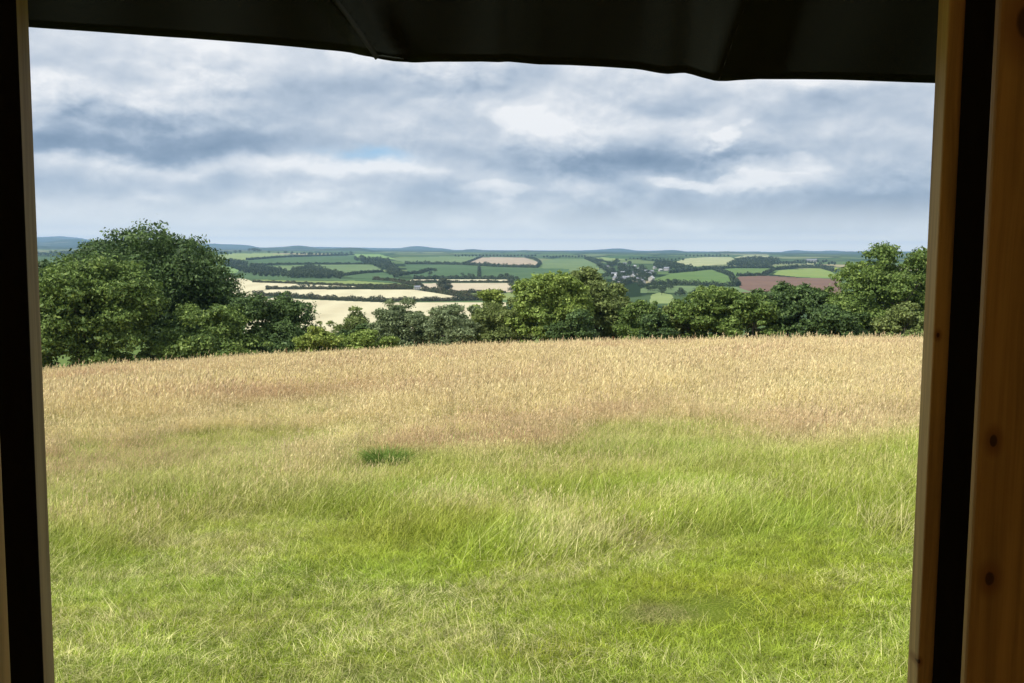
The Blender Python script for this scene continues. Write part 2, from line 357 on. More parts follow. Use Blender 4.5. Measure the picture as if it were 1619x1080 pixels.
# ------------------------------------------------------------------ foliage
def leaf_mat(name, c1, c2, c3, transl=0.25, spec=0.3):
    N = NT(name)
    tn = N.n('ShaderNodeAttribute', attribute_name='tint').outputs['Fac']
    cl = N.n('ShaderNodeAttribute', attribute_name='clump').outputs['Fac']
    c = N.mix(cl, c1, c2); c = N.mix(N.smooth(tn, 0.6, 1.0, 0.0, 0.8), c, c3)
    c = N.n('ShaderNodeHueSaturation', {'Hue': 0.5, 'Saturation': .97, 'Value': N.m('MULTIPLY_ADD', tn, .95, 0.68), 'Color': c}).outputs[0]
    d = N.n('ShaderNodeBsdfPrincipled', {'Base Color': c, 'Roughness': 0.55, 'Specular IOR Level': spec})
    t = N.n('ShaderNodeBsdfTranslucent', {'Color': c})
    mx = N.n('ShaderNodeMixShader', {0: transl}); N.t.links.new(d.outputs[0], mx.inputs[1]); N.t.links.new(t.outputs[0], mx.inputs[2])
    return N.out(mx.outputs[0])
LM = {
 'oak': leaf_mat('oak_leaves', (.085, .145, .026), (.125, .195, .034), (.20, .26, .06)),
 'dark': leaf_mat('dark_leaves', (.050, .095, .026), (.075, .13, .032), (.12, .18, .05)),
 'light': leaf_mat('light_leaves', (.16, .235, .038), (.22, .30, .05), (.29, .36, .09)),
 'yellow': leaf_mat('yellow_leaves', (.17, .24, .035), (.23, .29, .045), (.30, .34, .08)),
 'grey': leaf_mat('willow_leaves', (.13, .175, .075), (.17, .22, .095), (.26, .31, .16)),
 'olive': leaf_mat('olive_leaves', (.12, .165, .038), (.16, .205, .05), (.23, .27, .09)),
 'brown': leaf_mat('brown_leaves', (.050, .060, .028), (.070, .078, .034), (.10, .11, .05)),
 'far': leaf_mat('far_leaves', (.034, .052, .028), (.050, .070, .036), (.07, .09, .05), .1, .05),
 'farbr': leaf_mat('hedge_leaves', (.045, .060, .022), (.060, .060, .025), (.09, .08, .035), .1, .05),
 'tuss': leaf_mat('tussock_blades', (.11, .18, .030), (.15, .23, .035), (.2, .30, .08), .25, 0.0)}
N = NT('bark'); P = N.n('ShaderNodeTexCoord').outputs['Object']
c = N.mix(N.noise(mapping(N, P, (6, 6, 1.2)), 1.0, 6, 0.7), (.05, .042, .032), (.16, .14, .11))
M_bark = N.out(N.n('ShaderNodeBsdfPrincipled', {'Base Color': c, 'Roughness': 0.95}).outputs[0])

def unit(v): return v/(np.linalg.norm(v, axis=-1, keepdims=True)+1e-9)
def leaves(P, Nn, S, asp=1.7):
    """diamond shaped leaves: centre P, normal Nn, size S"""
    n = len(P); R = unit(rng.normal(size=(n, 3))); A = unit(np.cross(Nn, R)); B = np.cross(Nn, A)
    S = S[:, None]
    V = np.stack([P-A*S*0.5*asp**.5, P-B*S*0.5/asp**.5 + Nn*S*.08, P+A*S*0.5*asp**.5, P+B*S*0.5/asp**.5 + Nn*S*.08], 1).reshape(-1, 3)
    return V, np.arange(n*4).reshape(n, 4)
def crown_mesh(name, env, nleaf, size, mat, sub=70, subr=(.12, .22), flat=0.0, low=0.0, seed=0):
    """env: ellipsoids (cx,cy,cz,rx,ry,rz) relative to the base; lumps sit in their shells, leaves in the shells of the lumps"""
    global rng
    rng = np.random.default_rng(1000+seed)
    env = np.asarray(env, float)
    wts = (env[:, 3]*env[:, 4]*env[:, 5])**(2/3); wts /= wts.sum()
    L = []; lc = []
    tries = 0
    while len(L) < sub and tries < sub*20:
        tries += 1
        e = env[rng.choice(len(env), p=wts)]
        d = unit(rng.normal(size=3)); 
        if d[2] < -0.55 and low == 0: continue
        fr = rng.uniform(.55, .92) if rng.random() < .8 else rng.uniform(.15, .5)
        p = e[:3]+d*e[3:6]*fr
        # skip lumps deep inside another ellipsoid
        dd = np.min([np.linalg.norm((p-o[:3])/o[3:6]) for o in env if o is not e] + [9])
        if p[2] < 0.2: continue
        rad = rng.uniform(*subr)*(e[3]*e[4]*e[5])**(1/3)*2
        if rng.random() < .22: p = e[:3]+d*e[3:6]*rng.uniform(.9, 1.03); rad *= .55
        if p[2] < 0.2: continue
        L.append((p, rad)); lc.append(rng.random())
    C = np.array([l[0] for l in L]); Rr = np.array([l[1] for l in L]); lc = np.array(lc)
    w = Rr**2; w /= w.sum()
    idx = rng.choice(len(L), size=nleaf, p=w)
    d = unit(rng.normal(size=(nleaf, 3))); d[:, 2] = np.where(rng.random(nleaf) < .6, np.abs(d[:, 2]), d[:, 2])
    # each lump is itself uneven: squash plus local twig bumps
    bump = 1 + .22*np.sin(d[:, 0]*7+idx)*np.sin(d[:, 1]*6+idx*1.7) + .15*np.sin(d[:, 2]*9+idx*.6)
    rad = Rr[idx]*bump*rng.uniform(.62, 1.08, nleaf)
    Pp = C[idx]+d*rad[:, None]*np.array([1.1, 1.1, .8])
    # stray sprays
    st = rng.random(nleaf) < .03; Pp[st] += d[st]*rng.uniform(.04, .2, st.sum())[:, None]*Rr[idx][st][:, None]
    keep = Pp[:, 2] > 0.05
    Pp = Pp[keep]; d = d[keep]; idx = idx[keep]
    Nn = unit(d*.9+rng.normal(size=d.shape)*.75+np.array([0, 0, .35]))
    S = size*rng.choice([.55, .8, 1.0, 1.3, 1.7], len(Pp), p=[.25, .3, .25, .14, .06])*rng.uniform(.8, 1.2, len(Pp))
    V, Qd = leaves(Pp, Nn, S)
    return npmesh(name, V, Qd, mat, False, fattr={'tint': rng.random(len(Pp)), 'clump': np.clip(lc[idx]+rng.normal(size=len(Pp))*.1, 0, 1)}), C, Rr
def trunk_mesh(name, H, rad, targets, n=9, fork=0.3, lean=(0, 0)):
    b = MB(); top = np.array([lean[0], lean[1], H*0.62])
    pts = [np.array([0, 0, -0.6]), np.array([0, 0, 0.0]), np.array([lean[0]*.3, lean[1]*.3, H*fork*.6]), top*np.array([.6, .6, .62]), top]
    b.tube(pts, [rad*1.5, rad*1.15, rad*.85, rad*.6, rad*.25], 9)
    for t in targets:
        f = rng.uniform(fork, .9); s = top*f; s = s*np.array([1, 1, 1])
        mid = (s+t)/2 + np.array([0, 0, -.06*H]) + rng.normal(size=3)*.25
        m2 = t*.75+s*.25 + rng.normal(size=3)*.15
        b.tube([s, mid, m2, t], [rad*.36, rad*.24, rad*.14, rad*.05], 6)
    return b.mesh(name, M_bark, True)

def tree(kind, label, cat, x, top, w, r, lm, style='round', leaf=0.19, n=22000, group=None, seed=0, dz=0, depth=None, sub=80, base_y=None):
    """x, top, w: where the crown's centre, top and width fall seen from the tent; r: distance (m)"""
    d = ray(x, top); h = math.hypot(d[0], d[1]); X, Y = d[0]/h*r, d[1]/h*r
    if style in ('shrub', 'low', 'tall'): w *= 1.22
    zt = H0+r*d[2]/h; g = gz(X, Y)-0.1+dz; H = zt-g; W = w/F*r/2; D = depth or W*.85
    if style == 'dome': env = [(0, 0, H*.58, W*.98, D*.9, H*.42), (-W*.45, -D*.2, H*.52, W*.48, D*.5, H*.36), (W*.45, 0, H*.46, W*.5, D*.6, H*.42), (0, -D*.4, H*.36, W*.8, D*.5, H*.34), (W*.5, -D*.2, H*.22, W*.5, D*.5, H*.22), (-W*.05, 0, H*.74, W*.78, D*.7, H*.25)]
    elif style == 'oak':
        env = [(0, 0, H*.62, W*.86, D*.85, H*.36), (-W*.42, -D*.2, H*.46, W*.56, D*.55, H*.38), (W*.42, 0, H*.48, W*.56, D*.6, H*.40), (0, -D*.4, H*.40, W*.6, D*.5, H*.36), (W*.1, 0, H*.78, W*.5, D*.5, H*.20), (-W*.3, -D*.3, H*.2, W*.5, D*.5, H*.22), (W*.35, -D*.3, H*.2, W*.55, D*.5, H*.22)]
    elif style == 'shrub':
        env = [(0, 0, H*.48, W*.8, D*.8, H*.48), (-W*.5, -D*.1, H*.34, W*.45, D*.5, H*.36), (W*.5, 0, H*.33, W*.45, D*.6, H*.36), (0, -D*.4, H*.25, W*.75, D*.5, H*.28), (W*.15, 0, H*.75, W*.38, D*.4, H*.22)]
    elif style == 'tall':
        env = [(0, 0, H*.62, W*.62, D*.7, H*.36), (-W*.4, 0, H*.35, W*.5, D*.6, H*.34), (W*.42, 0, H*.36, W*.5, D*.6, H*.33), (0, -D*.4, H*.25, W*.7, D*.5, H*.26)]
    elif style == 'low':
        env = [(0, 0, H*.45, W*.55, D*.7, H*.50), (-W*.55, 0, H*.38, W*.42, D*.6, H*.42), (W*.55, 0, H*.40, W*.42, D*.6, H*.42)]
    elif style == 'slope':   # centre oak: high to the left, falling to the right
        env = [(-W*.35, 0, H*.66, W*.55, D*.8, H*.33), (W*.2, 0, H*.52, W*.6, D*.8, H*.36), (W*.6, 0, H*.34, W*.38, D*.6, H*.32), (-W*.5, -D*.2, H*.3, W*.5, D*.6, H*.3), (.1*W, -D*.4, H*.24, W*.7, D*.5, H*.26)]
    elif style == 'lean':    # right hand oak: tall right half, skirts falling away to the left
        env = [(W*.38, 0, H*.70, W*.55, D*.8, H*.29), (0, 0, H*.52, W*.55, D*.8, H*.30), (-W*.5, -D*.1, H*.33, W*.48, D*.6, H*.30), (W*.55, 0, H*.42, W*.5, D*.7, H*.33), (-.1*W, -D*.4, H*.22, W*.6, D*.5, H*.24)]
    leaf *= .76; n = int(n*1.65)
    root = empty(kind, (X, Y, g)); tag(root, label, cat, group)
    cm, C, Rr = crown_mesh('crown', env, n, leaf, LM[lm], sub=sub, seed=seed, subr=(.10, .19) if style in ('oak', 'lean', 'slope') else (.11, .20), low=1 if style in ('shrub', 'low') else 0)
    obj('crown', cm, root)
    pick = C[rng.choice(len(C), size=min(len(C), 16 if H > 6 else 8), replace=False)]
    obj('trunk', trunk_mesh('trunk', H*.9, 0.045*H*(.8 if style != 'shrub' else .5), pick), root)
    return root
T = 'trees along the meadow edge'
SH0 = 'bushes filling the meadow edge'
for i_, (x_, y_, w_, r_, m_, lb) in enumerate([(668, 490, 70, 74, 'olive', 'dull bush wedged between the two grey green willows'), (748, 484, 60, 73, 'grey', 'grey green bush left of the yellow green tree top'),
      (560, 505, 60, 74, 'dark', 'dark bush behind the long low bright green bush'), (605, 500, 60, 72, 'grey', 'grey bush at the left foot of the feathery willow'), (818, 470, 60, 74, 'olive', 'olive bush tucked against the left of the centre oak'),
      (985, 462, 70, 75, 'olive', 'olive bush at the right end of the sloping oak'), (1040, 486, 60, 68, 'dark', 'dark bush in front of the small yellow tinged tree'), (1090, 478, 60, 70, 'olive', 'olive bush at the left side of the broad dark tree')]):
    EXTRA = globals().setdefault('EXTRA', []); EXTRA.append(('hawthorn_bush', lb, 'bush', x_, y_, w_, r_, m_, 'shrub', .17, 11000, 'bushes along the meadow edge', 80+i_)); SH = 'bushes along the meadow edge'
tree('oak_tree', 'huge domed dark green oak at far left, tallest crown of the tree line', 'tree', 238, 361, 275, 76, 'dark', 'dome', .24, 60000, T, 1, sub=190)
tree('oak_tree', 'lighter green oak at the left post, in front of the huge domed oak', 'tree', 138, 402, 215, 66, 'oak', 'oak', .21, 44000, T, 2, sub=130)
tree('hawthorn_bush', 'lighter green leafy bush at the right foot of the huge domed oak', 'bush', 320, 478, 170, 66, 'oak', 'shrub', .19, 20000, SH, 3)
tree('hawthorn_bush', 'brownish bush peeping out between domed oak and rounded dark bush', 'bush', 352, 468, 60, 76, 'brown', 'shrub', .19, 7000, SH, 4, sub=40)
tree('hawthorn_tree', 'rounded very dark green small tree in front of the stubble fields', 'tree', 428, 457, 140, 68, 'dark', 'shrub', .19, 26000, T, 5, sub=90)
tree('bramble_bush', 'bright yellow green bush right of the rounded dark tree', 'bush', 505, 508, 80, 65, 'yellow', 'low', .16, 12000, SH, 6, sub=50)
tree('bramble_bush', 'long low bright green bush below the stubble field', 'bush', 570, 518, 110, 66, 'light', 'low', .16, 14000, SH, 7, sub=60)
tree('hawthorn_tree', 'small dull olive tree standing alone against the cream stubble', 'tree', 528, 488, 62, 88, 'olive', 'shrub', .19, 7000, T, 8, sub=34)
tree('hawthorn_tree', 'dull olive low tree behind the grey green willow', 'tree', 585, 480, 100, 84, 'olive', 'shrub', .18, 15000, T, 9, sub=50)
tree('willow_tree', 'grey green willow with feathery top left of the centre', 'tree', 632, 468, 95, 70, 'grey', 'tall', .15, 20000, T, 10, sub=80)
tree('willow_tree', 'pale grey green bushy willow right of the feathery one', 'tree', 715, 482, 90, 69, 'grey', 'shrub', .15, 18000, T, 11, sub=70)
tree('ash_tree', 'yellow green tree top poking above the willows', 'tree', 780, 441, 72, 82, 'yellow', 'shrub', .18, 16000, T, 12, sub=46)
tree('hawthorn_bush', 'dull dark green bush beneath the yellow green tree top', 'bush', 785, 472, 85, 70, 'olive', 'shrub', .17, 18000, SH, 13, sub=70)
tree('oak_tree', 'large bright green oak at the centre of the tree line', 'tree', 868, 420, 140, 70, 'light', 'oak', .20, 36000, T, 14, sub=120)
tree('oak_tree', 'olive green oak sloping down to the right beside the centre oak', 'tree', 945, 421, 140, 74, 'olive', 'slope', .20, 30000, T, 15, sub=110)
tree('hawthorn_bush', 'dark green bush at the foot of the sloping olive oak', 'bush', 905, 480, 80, 66, 'dark', 'shrub', .17, 14000, SH, 16, sub=60)
tree('hawthorn_bush', 'low dark green bush in the dip of the tree line', 'bush', 1018, 472, 85, 70, 'oak', 'shrub', .18, 14000, SH, 17, sub=60)
tree('ash_tree', 'small yellow tinged tree left of the broad dark tree', 'tree', 1062, 471, 66, 72, 'olive', 'tall', .17, 10000, T, 18, sub=46)
tree('oak_tree', 'broad dark green tree below the red ploughed field', 'tree', 1135, 448, 150, 70, 'oak', 'oak', .19, 30000, T, 19, sub=100)
tree('oak_tree', 'dark tree between the broad tree and the right hand oak', 'tree', 1248, 448, 145, 72, 'dark', 'oak', .19, 26000, T, 20, sub=90)
tree('oak_tree', 'big oak beside the right post, its limbs showing through the crown', 'tree', 1392, 377, 215, 72, 'oak', 'lean', .19, 36000, T, 21, sub=115)
tree('hawthorn_bush', 'greyish bush under the right side of the big right hand oak', 'bush', 1432, 478, 80, 66, 'olive', 'shrub', .18, 14000, SH, 22, sub=60)
tree('hawthorn_bush', 'dark low bush at the left foot of the big right hand oak', 'bush', 1320, 478, 110, 68, 'dark', 'shrub', .18, 16000, SH, 23, sub=60)
tree('hawthorn_bush', 'dim green bush at the left foot of the broad dark tree', 'bush', 1192, 460, 85, 68, 'oak', 'shrub', .18, 10000, SH, 24, sub=46)
tree('oak_tree', 'oak beyond the right post, mostly hidden by it', 'tree', 1560, 400, 200, 76, 'oak', 'oak', .24, 22000, T, 25)
tree('oak_tree', 'oak beyond the left post, mostly hidden by it', 'tree', 5, 400, 200, 74, 'dark', 'oak', .24, 22000, T, 26)

for e_ in EXTRA: tree(*e_, sub=46)

# ---- far trees: prototypes, then copies with their parts
def far_proto(name, seed, n=420, W=5, H=9, leaf=0.9, lm='far'):
    root = empty(name, (0, 0, 0))
    cm, C, Rr = crown_mesh('crown', [(0, 0, H*.58, W*.85, W*.85, H*.42), (W*.3, 0, H*.4, W*.6, W*.6, H*.35)], n, leaf, LM[lm], sub=26, subr=(.2, .32), seed=seed)
    obj('crown', cm, root); b = MB(); b.tube([(0, 0, -1), (0, 0, H*.35), (0.2, 0, H*.6)], [.45, .32, .15], 6); obj('trunk', b.mesh('trunk', M_bark), root)
    return root
def copy_tree(o):
    c = o.copy(); COL.objects.link(c)
    for ch in o.children:
        k = ch.copy(); COL.objects.link(k); k.parent = c
    return c
lone = far_proto('oak_tree', 60, 5200, 6.2, 10.5, .75, 'brown'); p = hit(703, 463); lone.location = p
lone.scale = (1.0, 1.0, 1.0); tag(lone, 'lone round tree standing in the stubble by the hedge', 'tree')
protos = [far_proto('hedgerow_tree', 61+i, 420, 4.6+i*.6, 8+i) for i in range(3)]
first = [True]*3
def far_tree(x, y, hpx, label, group, k=None):
    k = random.randrange(3) if k is None else k
    if first[k]: o = protos[k]; first[k] = False
    else: o = copy_tree(protos[k])
    p = hit(x, y); r = math.hypot(p[0], p[1]); s = hpx/F*r/(8+k)
    o.location = p; o.rotation_euler = (0, 0, random.uniform(0, 6)); o.scale = (s*random.uniform(.9, 1.3), s*random.uniform(.9, 1.3), s)
    tag(o, label, 'tree', group)
for x, y, h in ((474, 455, 8), (480, 455, 7), (487, 455, 6.5), (497, 455, 7)): far_tree(x, y, h, 'small dark hedge tree in the little row on the upper stubble field', 'trees in the row on the upper stubble field')
for x, y, h in ((367, 463, 6), (372, 463, 6), (377, 463, 5)): far_tree(x, y, h, 'small dark tree in the clump on the stubble beside the oak', 'trees of the clump on the stubble beside the oak')
for x, y, h in ((768, 419.5, 6), (779, 421.5, 3), (788, 421.5, 5)): far_tree(x, y, h, 'tiny dark tree on the hedge below the pinkish hill field', 'trees below the pinkish hill field')
for x, y, h in ((806, 447, 9), (811, 450, 10), (817, 446, 9), (809, 456, 10), (815, 458, 11), (808, 463, 9), (814, 466, 10), (822, 462, 11)): far_tree(x, y, h, 'dark tree in the clump closing the right end of the pinkish stubble', 'trees at the right end of the pinkish stubble')
for x, y, h in ((680, 436, 7), (687, 431, 7), (731, 437, 6), (742, 437, 5), (700, 439, 4), (720, 439, 4), (792, 441, 8), (800, 441, 9), (808, 443, 8), (748, 438, 5)): far_tree(x, y, h, 'small dark tree along the hedge of the dark green pasture', 'trees along the dark green pasture')
for x, y, h in ((1056, 448, 7), (1066, 449, 8), (1070, 449, 7), (1219, 431, 7), (1222, 427, 6), (1230, 427, 5), (1100, 425, 4), (1112, 425, 5)): far_tree(x, y, h, 'small dark tree on a hedge of the slope right of the village', 'trees on the slope right of the village')
for x, y, h in ((395, 399, 6), (400, 399.5, 7), (405, 399.5, 7), (410, 400, 6), (372, 401, 5), (380, 400.5, 5), (425, 401, 4), (440, 402, 4), (452, 402, 5), (462, 403, 5), (480, 403, 4), (490, 405, 6), (505, 403, 4), (540, 402, 4), (555, 402, 5), (350, 402, 5), (358, 402, 5)): far_tree(x, y, h, 'tiny blue grey tree on the left crest against the far hills', 'trees on the left crest')
random.seed(5)
for i in range(150):
    t = random.random(); x = 955+t*110+random.uniform(-14, 14); y = 418+t*30+random.uniform(-6, 22)
    if x > 1034+(441-y)*.7 and y > 425 and y < 450: x -= 60
    far_tree(x, y, random.uniform(6, 9), 'dark blue green tree among the houses of the village', 'trees among the village houses')
for i in range(26):
    x = 1075+random.uniform(0, 95); y = 470+random.uniform(-4, 8) if x > 1100 else 462+random.uniform(0, 6)
    far_tree(x, y, random.uniform(7, 10), 'dark tree in the belt at the bottom of the valley slope', 'trees of the belt in the valley')

# woods and tree belts that read as one mass
def wood(name, label, pts, hpx, n_each, spread=1.5, leaf=1.3, lm='far', seed=0):
    global rng
    rng = np.random.default_rng(300+seed); Vs = []; Qs = []; T_ = []; Cl = []; n0 = 0
    for (x, y) in pts:
        p = hit(x, y); r = math.hypot(p[0], p[1]); h = hpx/F*r*rng.uniform(.75, 1.2); w = h*rng.uniform(.38, .55)
        c = p+np.array([0, 0, h*.55]); k = n_each
        d = unit(rng.normal(size=(k, 3))); bump = 1+.2*np.sin(d[:, 0]*6+x)*np.sin(d[:, 2]*7)
        Pp = c+d*np.array([w, w, h*.48])*(rng.uniform(.7, 1.05, k)*bump)[:, None]
        v, q = leaves(Pp, unit(d+rng.normal(size=d.shape)*.6+np.array([0, 0, .3])), leaf*r/1500*rng.uniform(.6, 1.4, k))
        Vs.append(v); Qs.append(q+n0); n0 += len(v); T_.append(rng.random(k)); Cl.append(np.full(k, rng.random()))
    tag(obj(name, npmesh(name, np.concatenate(Vs), np.concatenate(Qs), LM[lm], fattr={'tint': np.concatenate(T_), 'clump': np.concatenate(Cl)})), label, 'woodland', kind='stuff')
def inside(poly, step, jit=.5):
    xs = [p[0] for p in poly]; ys_ = [p[1] for p in poly]; out = []
    y = min(ys_)
    while y <= max(ys_):
        x = min(xs)
        while x <= max(xs):
            xx = x+random.uniform(-jit, jit)*step[0]; yy = y+random.uniform(-jit, jit)*step[1]
            if inpoly(np.array([xx]), np.array([yy]), poly)[0]: out.append((xx, yy))
            x += step[0]
        y += step[1]
    return out
wood('woodland', 'dark blue green wood shaped like a low hill at left of the valley', inside([(452, 440), (458, 434), (470, 429), (487, 426), (500, 427), (520, 433), (540, 437), (545, 441)], (3.6, 1.5)), 9, 150, seed=1)
wood('woodland', 'straggling grey green wood between the left fields and the oak', inside([(345, 413), (375, 414), (400, 420), (440, 427), (455, 431), (450, 439), (410, 438), (380, 430), (350, 419)], (4.6, 2.2)), 6, 120, seed=2, lm='far')
wood('woodland', 'diagonal belt of dark trees between the left fields and the pasture', inside([(556, 410), (585, 411), (612, 414), (632, 430), (642, 436), (625, 441), (606, 428), (590, 420)], (4.2, 2.0)), 7, 130, seed=3)
wood('woodland', 'dark teal wood on the rise above the red ploughed field', inside([(1150, 421), (1165, 415), (1180, 411), (1215, 412), (1235, 416), (1222, 421.5), (1185, 423)], (3.8, 1.5)), 7, 120, seed=4)
wood('woodland', 'dark wood on the rise just above the village', inside([(1032, 424), (1038, 417), (1060, 416), (1072, 422), (1095, 426), (1050, 428)], (3.6, 1.8)), 7, 120, seed=5)
wood('woodland', 'long dark tree belt across the right background', [(1172+i*4.2, 424.3+random.uniform(-.5, .5)) for i in range(11)]+[(1225+i*4.5, 416+random.uniform(-2, 3)) for i in range(22)]+[(1270+i*5, 422.5) for i in range(8)], 4, 90, seed=6)
wood('woodland', 'thin distant tree belts below the skyline', [(720+i*5.5, 405.5+random.uniform(-.3, .3)) for i in range(24)]+[(860+i*5, 407+random.uniform(-.5, .5)) for i in range(14)]+[(930+i*2.8, 408+i*.7) for i in range(14)]+[(990+i*6, 411+random.uniform(-2, 2)) for i in range(16)]+[(1085+i*6, 405.5) for i in range(12)]+[(470+i*6, 402.5) for i in range(14)]+[(345+i*5, 402) for i in range(5)], 2.8, 50, seed=7)
wood('woodland', 'scrubby dark band at the left edge of the far plain', [(60+i*4, 404+random.uniform(-3, 3)) for i in range(24)], 5, 60, seed=8)

# ---- hedges
def hedge(label, line, hgt, wid, lm='farbr', leaf=.8, dens=70, seed=0):
    global rng
    rng = np.random.default_rng(500+seed)
    P3 = []
    for (x0, y0), (x1, y1) in zip(line[:-1], line[1:]):
        k = max(2, int(math.hypot(x1-x0, y1-y0)/3))
        for i in range(k): P3.append(hit(x0+(x1-x0)*i/k, y0+(y1-y0)*i/k))
    P3.append(hit(*line[-1])); P3 = np.array(P3); o = P3[0].copy()
    seg = np.linalg.norm(np.diff(P3, axis=0), axis=1); cum = np.concatenate([[0], np.cumsum(seg)]); Ln = cum[-1]
    n = min(30000, int(Ln*dens)); s = rng.uniform(0, Ln, n)
    c = np.stack([np.interp(s, cum, P3[:, k]) for k in range(3)], 1)
    hh = hgt*(1+.18*np.sin(s*.33)+.14*np.sin(s*.83+1)+.25*np.maximum(0, np.sin(s*.11+seed))**6)
    a = rng.uniform(0, PI, n); rad = rng.uniform(.25, 1.05, n)
    i = np.clip(np.searchsorted(cum, s)-1, 0, len(seg)-1); tg = unit(np.diff(P3, axis=0)[i]*np.array([1, 1, 0])); nr = np.stack([-tg[:, 1], tg[:, 0], 0*tg[:, 0]], 1)
    d = nr*np.cos(a)[:, None]+np.array([0, 0, 1])*np.sin(a)[:, None]
    Pp = c + nr*(np.cos(a)*rad*wid/2)[:, None]; Pp[:, 2] += np.sin(a)*rad*hh
    v, q = leaves(Pp-o, unit(d+rng.normal(size=d.shape)*.5), leaf*rng.uniform(.6, 1.4, n))
    h = obj('hedge', npmesh('hedge', v, q, LM[lm], fattr={'tint': rng.random(n), 'clump': .5+.5*np.sin(s*.2)})); h.location = o
    tag(h, label, 'hedge', 'field hedges')
hedge('thick dark hedge between the nearest and the middle stubble field', [(400, 467.5), (440, 468.8), (480, 471.6), (540, 475), (600, 476.8), (680, 476.6), (745, 475.5), (775, 474)], 3.0, 3.4, seed=1)
hedge('straight dark hedge along the far side of the middle stubble field', [(420, 457.6), (500, 457.5), (560, 457), (610, 457), (653, 457.6)], 2.6, 3.2, seed=2)
hedge('brown green hedge just above the straight dark one', [(565, 453.6), (600, 454.2), (625, 455), (648, 455.4)], 2.4, 3, seed=3)
hedge('heavy dark diagonal hedge passing under the lone round tree', [(668, 459.5), (690, 462.5), (710, 466), (735, 470.5), (770, 476)], 3.6, 5, seed=4)
hedge('thin dark hedge along the foot of the pinkish stubble field', [(700, 463), (740, 463.5), (800, 463.5)], 2.4, 3.5, seed=5)
hedge('thin hedge between the bright stubble strip and the pinkish stubble', [(650, 446.5), (700, 447), (812, 447)], 2.2, 3, leaf=.9, seed=6)
hedge('dark hedge slanting down to the gap beside the middle stubble', [(590, 442.5), (620, 444.5), (645, 449), (668, 454)], 2.8, 4, leaf=.9, seed=7)
hedge('dark hedge behind the bright stubble strip', [(655, 441.8), (690, 441.3), (740, 441.5), (812, 441.8)], 3.5, 5, lm='far', leaf=1.1, seed=8)
hedge('thin hedge above the upper stubble field', [(400, 446.3), (470, 448.8), (560, 452.6), (640, 453)], 2.0, 3, leaf=.8, seed=9)
hedge('long dark hedge below the pinkish hill field', [(640, 417.5), (690, 418), (735, 419), (790, 422.3), (850, 423.5)], 5, 6, lm='far', leaf=1.5, dens=30, seed=10)
hedge('short upright hedge dividing the dark green pasture', [(757.5, 422), (757.5, 440)], 3.5, 4, lm='far', leaf=1.2, dens=26, seed=11)
hedge('thin hedge curving through the dark green pasture', [(640, 434), (662, 433), (678, 428), (690, 428)], 3.5, 4, lm='far', leaf=1.2, dens=30, seed=12)
hedge('thin hedge between the broad crest field and the mid green field', [(400, 420), (440, 418.7), (500, 418), (600, 418)], 3.2, 5, lm='far', leaf=1.4, dens=26, seed=13)
hedge('faint hedge above the broad blue green crest field', [(390, 411.5), (440, 407.5), (500, 405), (560, 403.5)], 4, 6, lm='far', leaf=1.8, dens=22, seed=14)
hedge('faint hedge right of the blue wood', [(545, 436), (575, 432), (605, 430)], 3, 4, lm='far', leaf=1.2, dens=26, seed=15)
hedge('dark hedge running down the slope to the ploughed field corner', [(1126, 425.5), (1140, 430), (1156, 436.5), (1160, 445), (1167, 452)], 4, 6, lm='far', leaf=1.3, dens=30, seed=16)
hedge('dark hedge across the slope right of the village', [(1030, 449), (1080, 449.8), (1135, 452), (1165, 453)], 4, 5, lm='far', leaf=1.1, dens=30, seed=17)
hedge('dark hedge along the top of the red ploughed field', [(1165, 437), (1205, 435.8), (1218, 430), (1224, 426.5)], 3.5, 5, lm='far', leaf=1.3, dens=26, seed=18)
hedge('thin hedge above the olive field and the village slope', [(1060, 432), (1115, 426.5), (1160, 424), (1222, 423.8)], 4, 6, lm='far', leaf=1.6, dens=22, seed=19)
hedge('dark hedge above the bright green field', [(1228, 427), (1262, 423.5), (1300, 424.5), (1320, 430)], 4.5, 6, lm='far', leaf=1.5, dens=26, seed=20)
hedge('hedge down the right edge of the pinkish hill field', [(830, 407), (845, 410), (854, 415.5), (850, 422)], 4, 6, lm='far', leaf=1.5, dens=22, seed=21)
hedge('hedge up the left edge of the pinkish hill field', [(733, 418.3), (748, 412), (762, 406.6)], 3, 5, lm='far', leaf=1.5, dens=18, seed=22)
hedge('curving hedge on the hill left of the village', [(925, 409), (942, 416), (955, 424), (968, 434)], 4.5, 6, lm='far', leaf=1.4, dens=26, seed=23)

